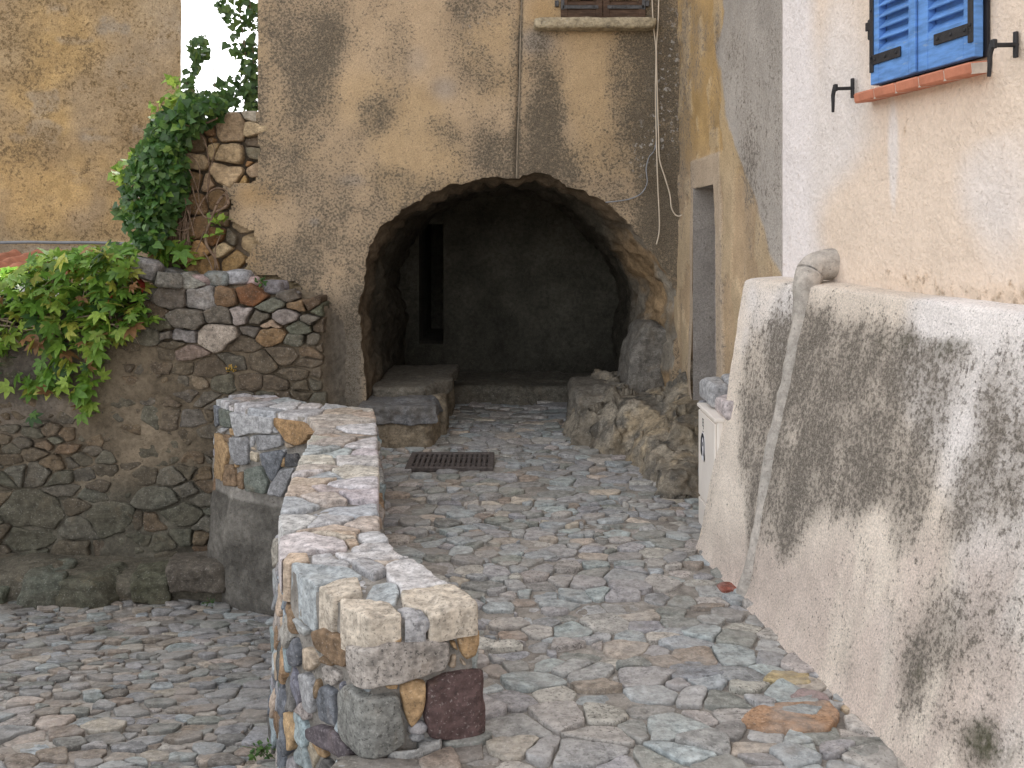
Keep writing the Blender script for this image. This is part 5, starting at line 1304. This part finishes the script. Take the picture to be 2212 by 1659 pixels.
g = np.random.default_rng(77)
cre = thing('creeper', 'bright green creeper with a few red leaves spilling over the wall top', 'creeper', (-3.2, 6.9, 1.2))
mound = [(-260, 590), (-60, 600), (20, 590), (60, 560), (150, 540), (250, 528), (300, 545), (290, 600), (310, 650), (290, 690), (200, 690), (100, 660), (0, 660), (-60, 690), (-260, 690)]
polys = [(mound, 860, 6.62, 7.3), ([(-60, 650), (300, 650), (300, 715), (215, 740), (150, 720), (60, 745), (-60, 740)], 120, 6.7, 6.88), ([(310, 535), (400, 520), (416, 570), (400, 590), (330, 585)], 45, 7.0, 7.3), ([(200, 560), (300, 590), (315, 690), (290, 740), (230, 720)], 60, 6.68, 6.9), ([(60, 690), (200, 690), (230, 760), (200, 800), (140, 830), (90, 790)], 75, 6.72, 6.9), ([(-40, 740), (40, 735), (45, 800), (20, 840), (-40, 850)], 26, 6.75, 6.88),
         ([(50, 800), (150, 800), (165, 850), (60, 855)], 26, 6.78, 6.9), ([(180, 800), (215, 780), (230, 890), (175, 895)], 12, 6.8, 6.9), ([(-260, 680), (-40, 680), (-40, 850), (-260, 830)], 60, 6.75, 6.9), ([(-250, 580), (60, 570), (250, 540), (250, 600), (-250, 640)], 90, 7.2, 7.7), ([(290, 660), (330, 670), (335, 700), (300, 710)], 8, 6.78, 6.86), ([(160, 880), (205, 860), (210, 890), (175, 900)], 5, 6.84, 6.9), ([(60, 895), (80, 890), (80, 910), (62, 912)], 2, 6.84, 6.88)]
pos = sample_px(polys, g); nr = np.tile([0, -.75, .65], (len(pos), 1)); upw = pos[:, 2] > .95; nr[upw] = [0, -.35, .9]
cols = gcols(len(pos), GREENS, [.29, .24, .22, .14, .04, .012, .058], g)
mb = MB(); scatter(mb, pos, nr, compound, .098, cols, g); obj('foliage', mb.mesh('foliage'), M_leaf, cre)
mb = MB()
for k_ in range(18):
    x = g.uniform(-40, 310); y = g.uniform(600, 700); P_ = [Wp(x, y, 6.9 - g.uniform(0, .12))]; dxy = np.array([g.normal(0, 22), g.uniform(6, 34)])
    for j in range(4): x += dxy[0] + g.normal(0, 9); y += dxy[1] * (1 if j else -.2) + g.normal(0, 8); P_.append(Wp(x, y, 6.9 - g.uniform(0.0, .14)))
    mb.tube(smooth_path(P_, 5), np.linspace(.0038, .002, 21), n=5)
for pts in ([(0, 745), (60, 712), (120, 720), (200, 700), (280, 705)], [(-20, 700), (60, 706), (150, 690), (240, 672)], [(0, 690), (30, 700), (20, 715), (40, 740)], [(215, 645), (228, 655), (240, 690)]):
    mb.tube(smooth_path([Wp(x, y, 6.80) for x, y in pts], 6), .006, n=6)
obj('stems', mb.mesh('stems'), M_stem2, cre)
# ivy climbing the end of the ruined wall
ivy = thing('ivy', 'dense dark green ivy hanging over the end of the ruined wall', 'ivy', (-2.7, 7.1, 1.3))
body = [(360, 240), (395, 215), (470, 212), (500, 225), (470, 255), (440, 275), (412, 292), (402, 330), (408, 400), (398, 440), (375, 470), (355, 530), (300, 535), (262, 470), (252, 440), (278, 390), (255, 395), (285, 340), (310, 300), (330, 250)]
pos = []
while len(pos) < 1500:
    q = g.uniform((240, 165), (520, 540))
    if in_poly(q[:1], q[1:], body)[0]:
        cx = np.interp(q[1], [210, 300, 400, 530], [420, 360, 330, 325]); w_ = np.interp(q[1], [210, 300, 400, 530], [80, 50, 75, 40]); bul = max(0, 1 - ((q[0] - cx) / w_) ** 2) ** .5
        pos.append(Wp(q[0], q[1], 7.22 - .34 * bul * g.uniform(.35, 1.05)))
pos = np.array(pos); px, _ = proj(pos); nr = np.stack([np.clip((px - 340) / 120, -1, 1) * .7, np.full(len(pos), -.8), np.full(len(pos), .35)], 1)
cols = gcols(len(pos), [(.042, .10, .026), (.06, .135, .034), (.09, .18, .04), (.15, .25, .05)], [.35, .35, .2, .1], g)
mb = MB(); scatter(mb, pos, nr, ivyleaf, .068, cols, g, droop=.7)
ex = sample_px([([(362, 170), (392, 165), (395, 215), (365, 222)], 26, 7.2, 7.4), ([(235, 385), (285, 325), (300, 330), (270, 400)], 45, 7.1, 7.3), ([(325, 225), (400, 200), (400, 240), (330, 262)], 60, 7.15, 7.4), ([(455, 460), (490, 455), (495, 480), (462, 485)], 12, 7.1, 7.16), ([(440, 490), (475, 480), (480, 510), (445, 515)], 5, 7.1, 7.15)], g)
cols = gcols(len(ex), [(.30, .42, .07), (.20, .32, .055)], [.5, .5], g); scatter(mb, ex, np.tile([0, -.6, .6], (len(ex), 1)), ivyleaf, .06, cols, g)  # sunlight on the left and top edge leaves painted as yellow-green
obj('foliage', mb.mesh('foliage'), M_ivy, ivy)
mb = MB()
for pts, r in (([(463, 590), (465, 560), (447, 530), (445, 505), (458, 470), (470, 440), (486, 420), (493, 440), (478, 452), (455, 462)], .011), ([(415, 400), (425, 440), (445, 470), (470, 465), (490, 432), (486, 410), (462, 408), (440, 430), (420, 470), (415, 490), (390, 498), (367, 485), (380, 460)], .0055),
               ([(398, 330), (425, 350), (432, 380), (428, 420), (440, 470)], .004), ([(360, 330), (395, 345), (415, 380), (430, 420)], .0045), ([(420, 280), (440, 300), (450, 340), (452, 390), (446, 430)], .004), ([(400, 440), (410, 470), (420, 510)], .005), ([(366, 455), (385, 440), (400, 430), (398, 470), (375, 490)], .005),
               ([(440, 500), (430, 530), (420, 550)], .004), ([(480, 500), (465, 540), (470, 575), (475, 590)], .005), ([(440, 545), (450, 560), (462, 590)], .006), ([(410, 272), (440, 268), (470, 255)], .007), ([(455, 300), (463, 330), (450, 380), (448, 440)], .003)):
    mb.tube(smooth_path([Wp(x, y, 7.14 - .02 * (i % 3)) for i, (x, y) in enumerate(pts)], 7), r, n=6)
for k_ in range(40):
    x = g.uniform(345, 400); mb.tube(smooth_path([Wp(x, 400 + g.uniform(-20, 30), 7.2), Wp(x + g.normal(0, 8), 460, 7.16), Wp(x + g.normal(0, 12), 535, 7.12)], 4), .0035, n=4)
obj('stems', mb.mesh('stems'), M_stem, ivy)
# vine hanging in the gap, and the wire fence
vin = thing('hanging_vine', 'loose vine with thin stems trailing against the bright sky in the gap', 'vine', (-2.4, 7.7, 2.4))
polys = [([(540, -60), (556, -60), (556, 235), (535, 235), (520, 150), (530, 60)], 190, 7.5, 7.9), ([(455, -60), (530, -60), (530, 60), (470, 40)], 120, 7.5, 7.9), ([(480, 60), (530, 60), (535, 130), (500, 120)], 26, 7.5, 7.9), ([(405, 80), (445, 75), (452, 110), (430, 145), (410, 125)], 60, 7.5, 7.8), ([(395, 95), (440, 70), (455, 120), (425, 160)], 12, 7.5, 7.8),
         ([(392, 145), (425, 150), (420, 190), (395, 200)], 40, 7.5, 7.9), ([(392, 195), (470, 195), (500, 215), (470, 240), (392, 235)], 150, 7.35, 7.8), ([(470, 180), (556, 130), (556, 240), (470, 235)], 100, 7.4, 7.8)]
pos = sample_px(polys, g); cols = gcols(len(pos), [(.05, .10, .03), (.07, .13, .035), (.11, .17, .04)], [.4, .4, .2], g)
mb = MB(); scatter(mb, pos, np.tile([0, -.9, .3], (len(pos), 1)), ivyleaf, .062, cols, g, droop=.8); obj('foliage', mb.mesh('foliage'), M_leaf, vin)
mb = MB()
for pts in ([(483, -80), (488, 20), (478, 90), (462, 140), (463, 190), (455, 240)], [(545, -80), (540, 40), (548, 130), (542, 240)], [(510, -80), (520, 40), (530, 120), (528, 240)], [(430, 90), (450, 70), (475, 60), (488, 30)], [(395, 170), (420, 200), (450, 230)], [(555, 60), (530, 90), (505, 110)]):
    mb.tube(smooth_path([Wp(x, y, 7.65) for x, y in pts], 7), .004, n=5)
obj('stems', mb.mesh('stems'), M_stem, vin)
mb = MB()
for x in (520, 537, 552): mb.tube([Wp(x, 150, 7.55), Wp(x, 245, 7.55)], .0025, n=5)
for y in (195, 221): mb.tube([Wp(516, y, 7.55), Wp(557, y, 7.55)], .0025, n=5)
obj('wire_fence', mb.mesh('wire_fence'), M_wire, None, 'scrap of thin square wire mesh on top of the ruined wall', 'fence')
# little weeds in joints
def weed(label, pos, n, size, spread, pal):
    q = np.array(pos) + g.normal(0, spread, (n, 3)) * [1, .5, .6]; mb = MB(); cols = gcols(n, pal, [1 / len(pal)] * len(pal), g)
    V = None; scatter(mb, q, np.tile([0, -.6, .6], (n, 1)), lambda L: leaflet(L, L * .5), size, cols, g, droop=-.2)
    for p in q: mb.tube([np.array(pos), p], .0012, (.09, .14, .04), n=4)
    return obj('weed', mb.mesh('weed'), M_leaf, None, label, 'weed', None, 'weeds in the joints')
weed('tiny green weed at the foot of the parapet by the yard paving', (-.98, 3.72, float(zyard(3.72)) + .04), 40, .022, .03, [(.06, .14, .035), (.09, .17, .04)])
weed('dry yellow tuft growing from a joint in the retaining wall', Wp(497, 798, 6.88), 26, .022, .02, [(.45, .28, .05), (.38, .24, .06)])
weed('small green sprig on the wall top beside the facade', Wp(565, 605, 6.9), 12, .035, .025, [(.06, .14, .035)])
weed('tiny weed in the shady corner between parapet and boulder footing', Wp(455, 1300, 6.35), 16, .02, .025, [(.05, .10, .03)])
weed('small green fern in a crack of the rock beside the arch', Wp(1440, 910, 7.0), 30, .022, .03, [(.03, .075, .02)])

# ================================================================== WORLD, SUN, CAMERA
SUN_EL, SUN_AZ = radians(50), radians(16)      # azimuth from +Y towards +X: the sun stands behind the houses
w = bpy.data.worlds.new('World'); SC.world = w; w.use_nodes = True
nt = w.node_tree; bg = nt.nodes['Background']
sky = nt.nodes.new('ShaderNodeTexSky'); sky.sky_type = 'NISHITA'; sky.sun_disc = False
sky.sun_elevation = SUN_EL; sky.sun_rotation = SUN_AZ; sky.air_density = 1.0; sky.dust_density = 4.0; sky.ozone_density = 1.0; sky.altitude = 300
hs = nt.nodes.new('ShaderNodeHueSaturation'); hs.inputs['Saturation'].default_value = .10
nt.links.new(sky.outputs[0], hs.inputs['Color']); nt.links.new(hs.outputs[0], bg.inputs[0]); bg.inputs[1].default_value = .12
sl = bpy.data.lights.new('sun', 'SUN'); sl.energy = 3.0; sl.angle = radians(.5); sl.color = (1, .94, .85)
so = bpy.data.objects.new('sun', sl); COL.objects.link(so)
from mathutils import Vector
dv = Vector((sin(SUN_AZ) * cos(SUN_EL), cos(SUN_AZ) * cos(SUN_EL), sin(SUN_EL)))
so.rotation_euler = dv.to_track_quat('Z', 'Y').to_euler(); so.location = (0, 0, 12)
cam = bpy.data.cameras.new('camera'); co = bpy.data.objects.new('camera', cam); COL.objects.link(co)
co.location = (0, 0, CAMZ); co.rotation_euler = (radians(90), 0, 0)
cam.sensor_width = 36; cam.sensor_fit = 'HORIZONTAL'; cam.lens = 36 * F / 2212; cam.shift_y = -(829.5 - 500) / 2212; cam.clip_end = 2000; cam.clip_start = .05
SC.camera = co
SC.view_settings.view_transform = 'Standard'; SC.view_settings.look = 'None'; SC.view_settings.exposure = 2.2; SC.view_settings.gamma = 1
SC.cycles.max_bounces = 8; SC.cycles.diffuse_bounces = 5; SC.cycles.use_denoising = True
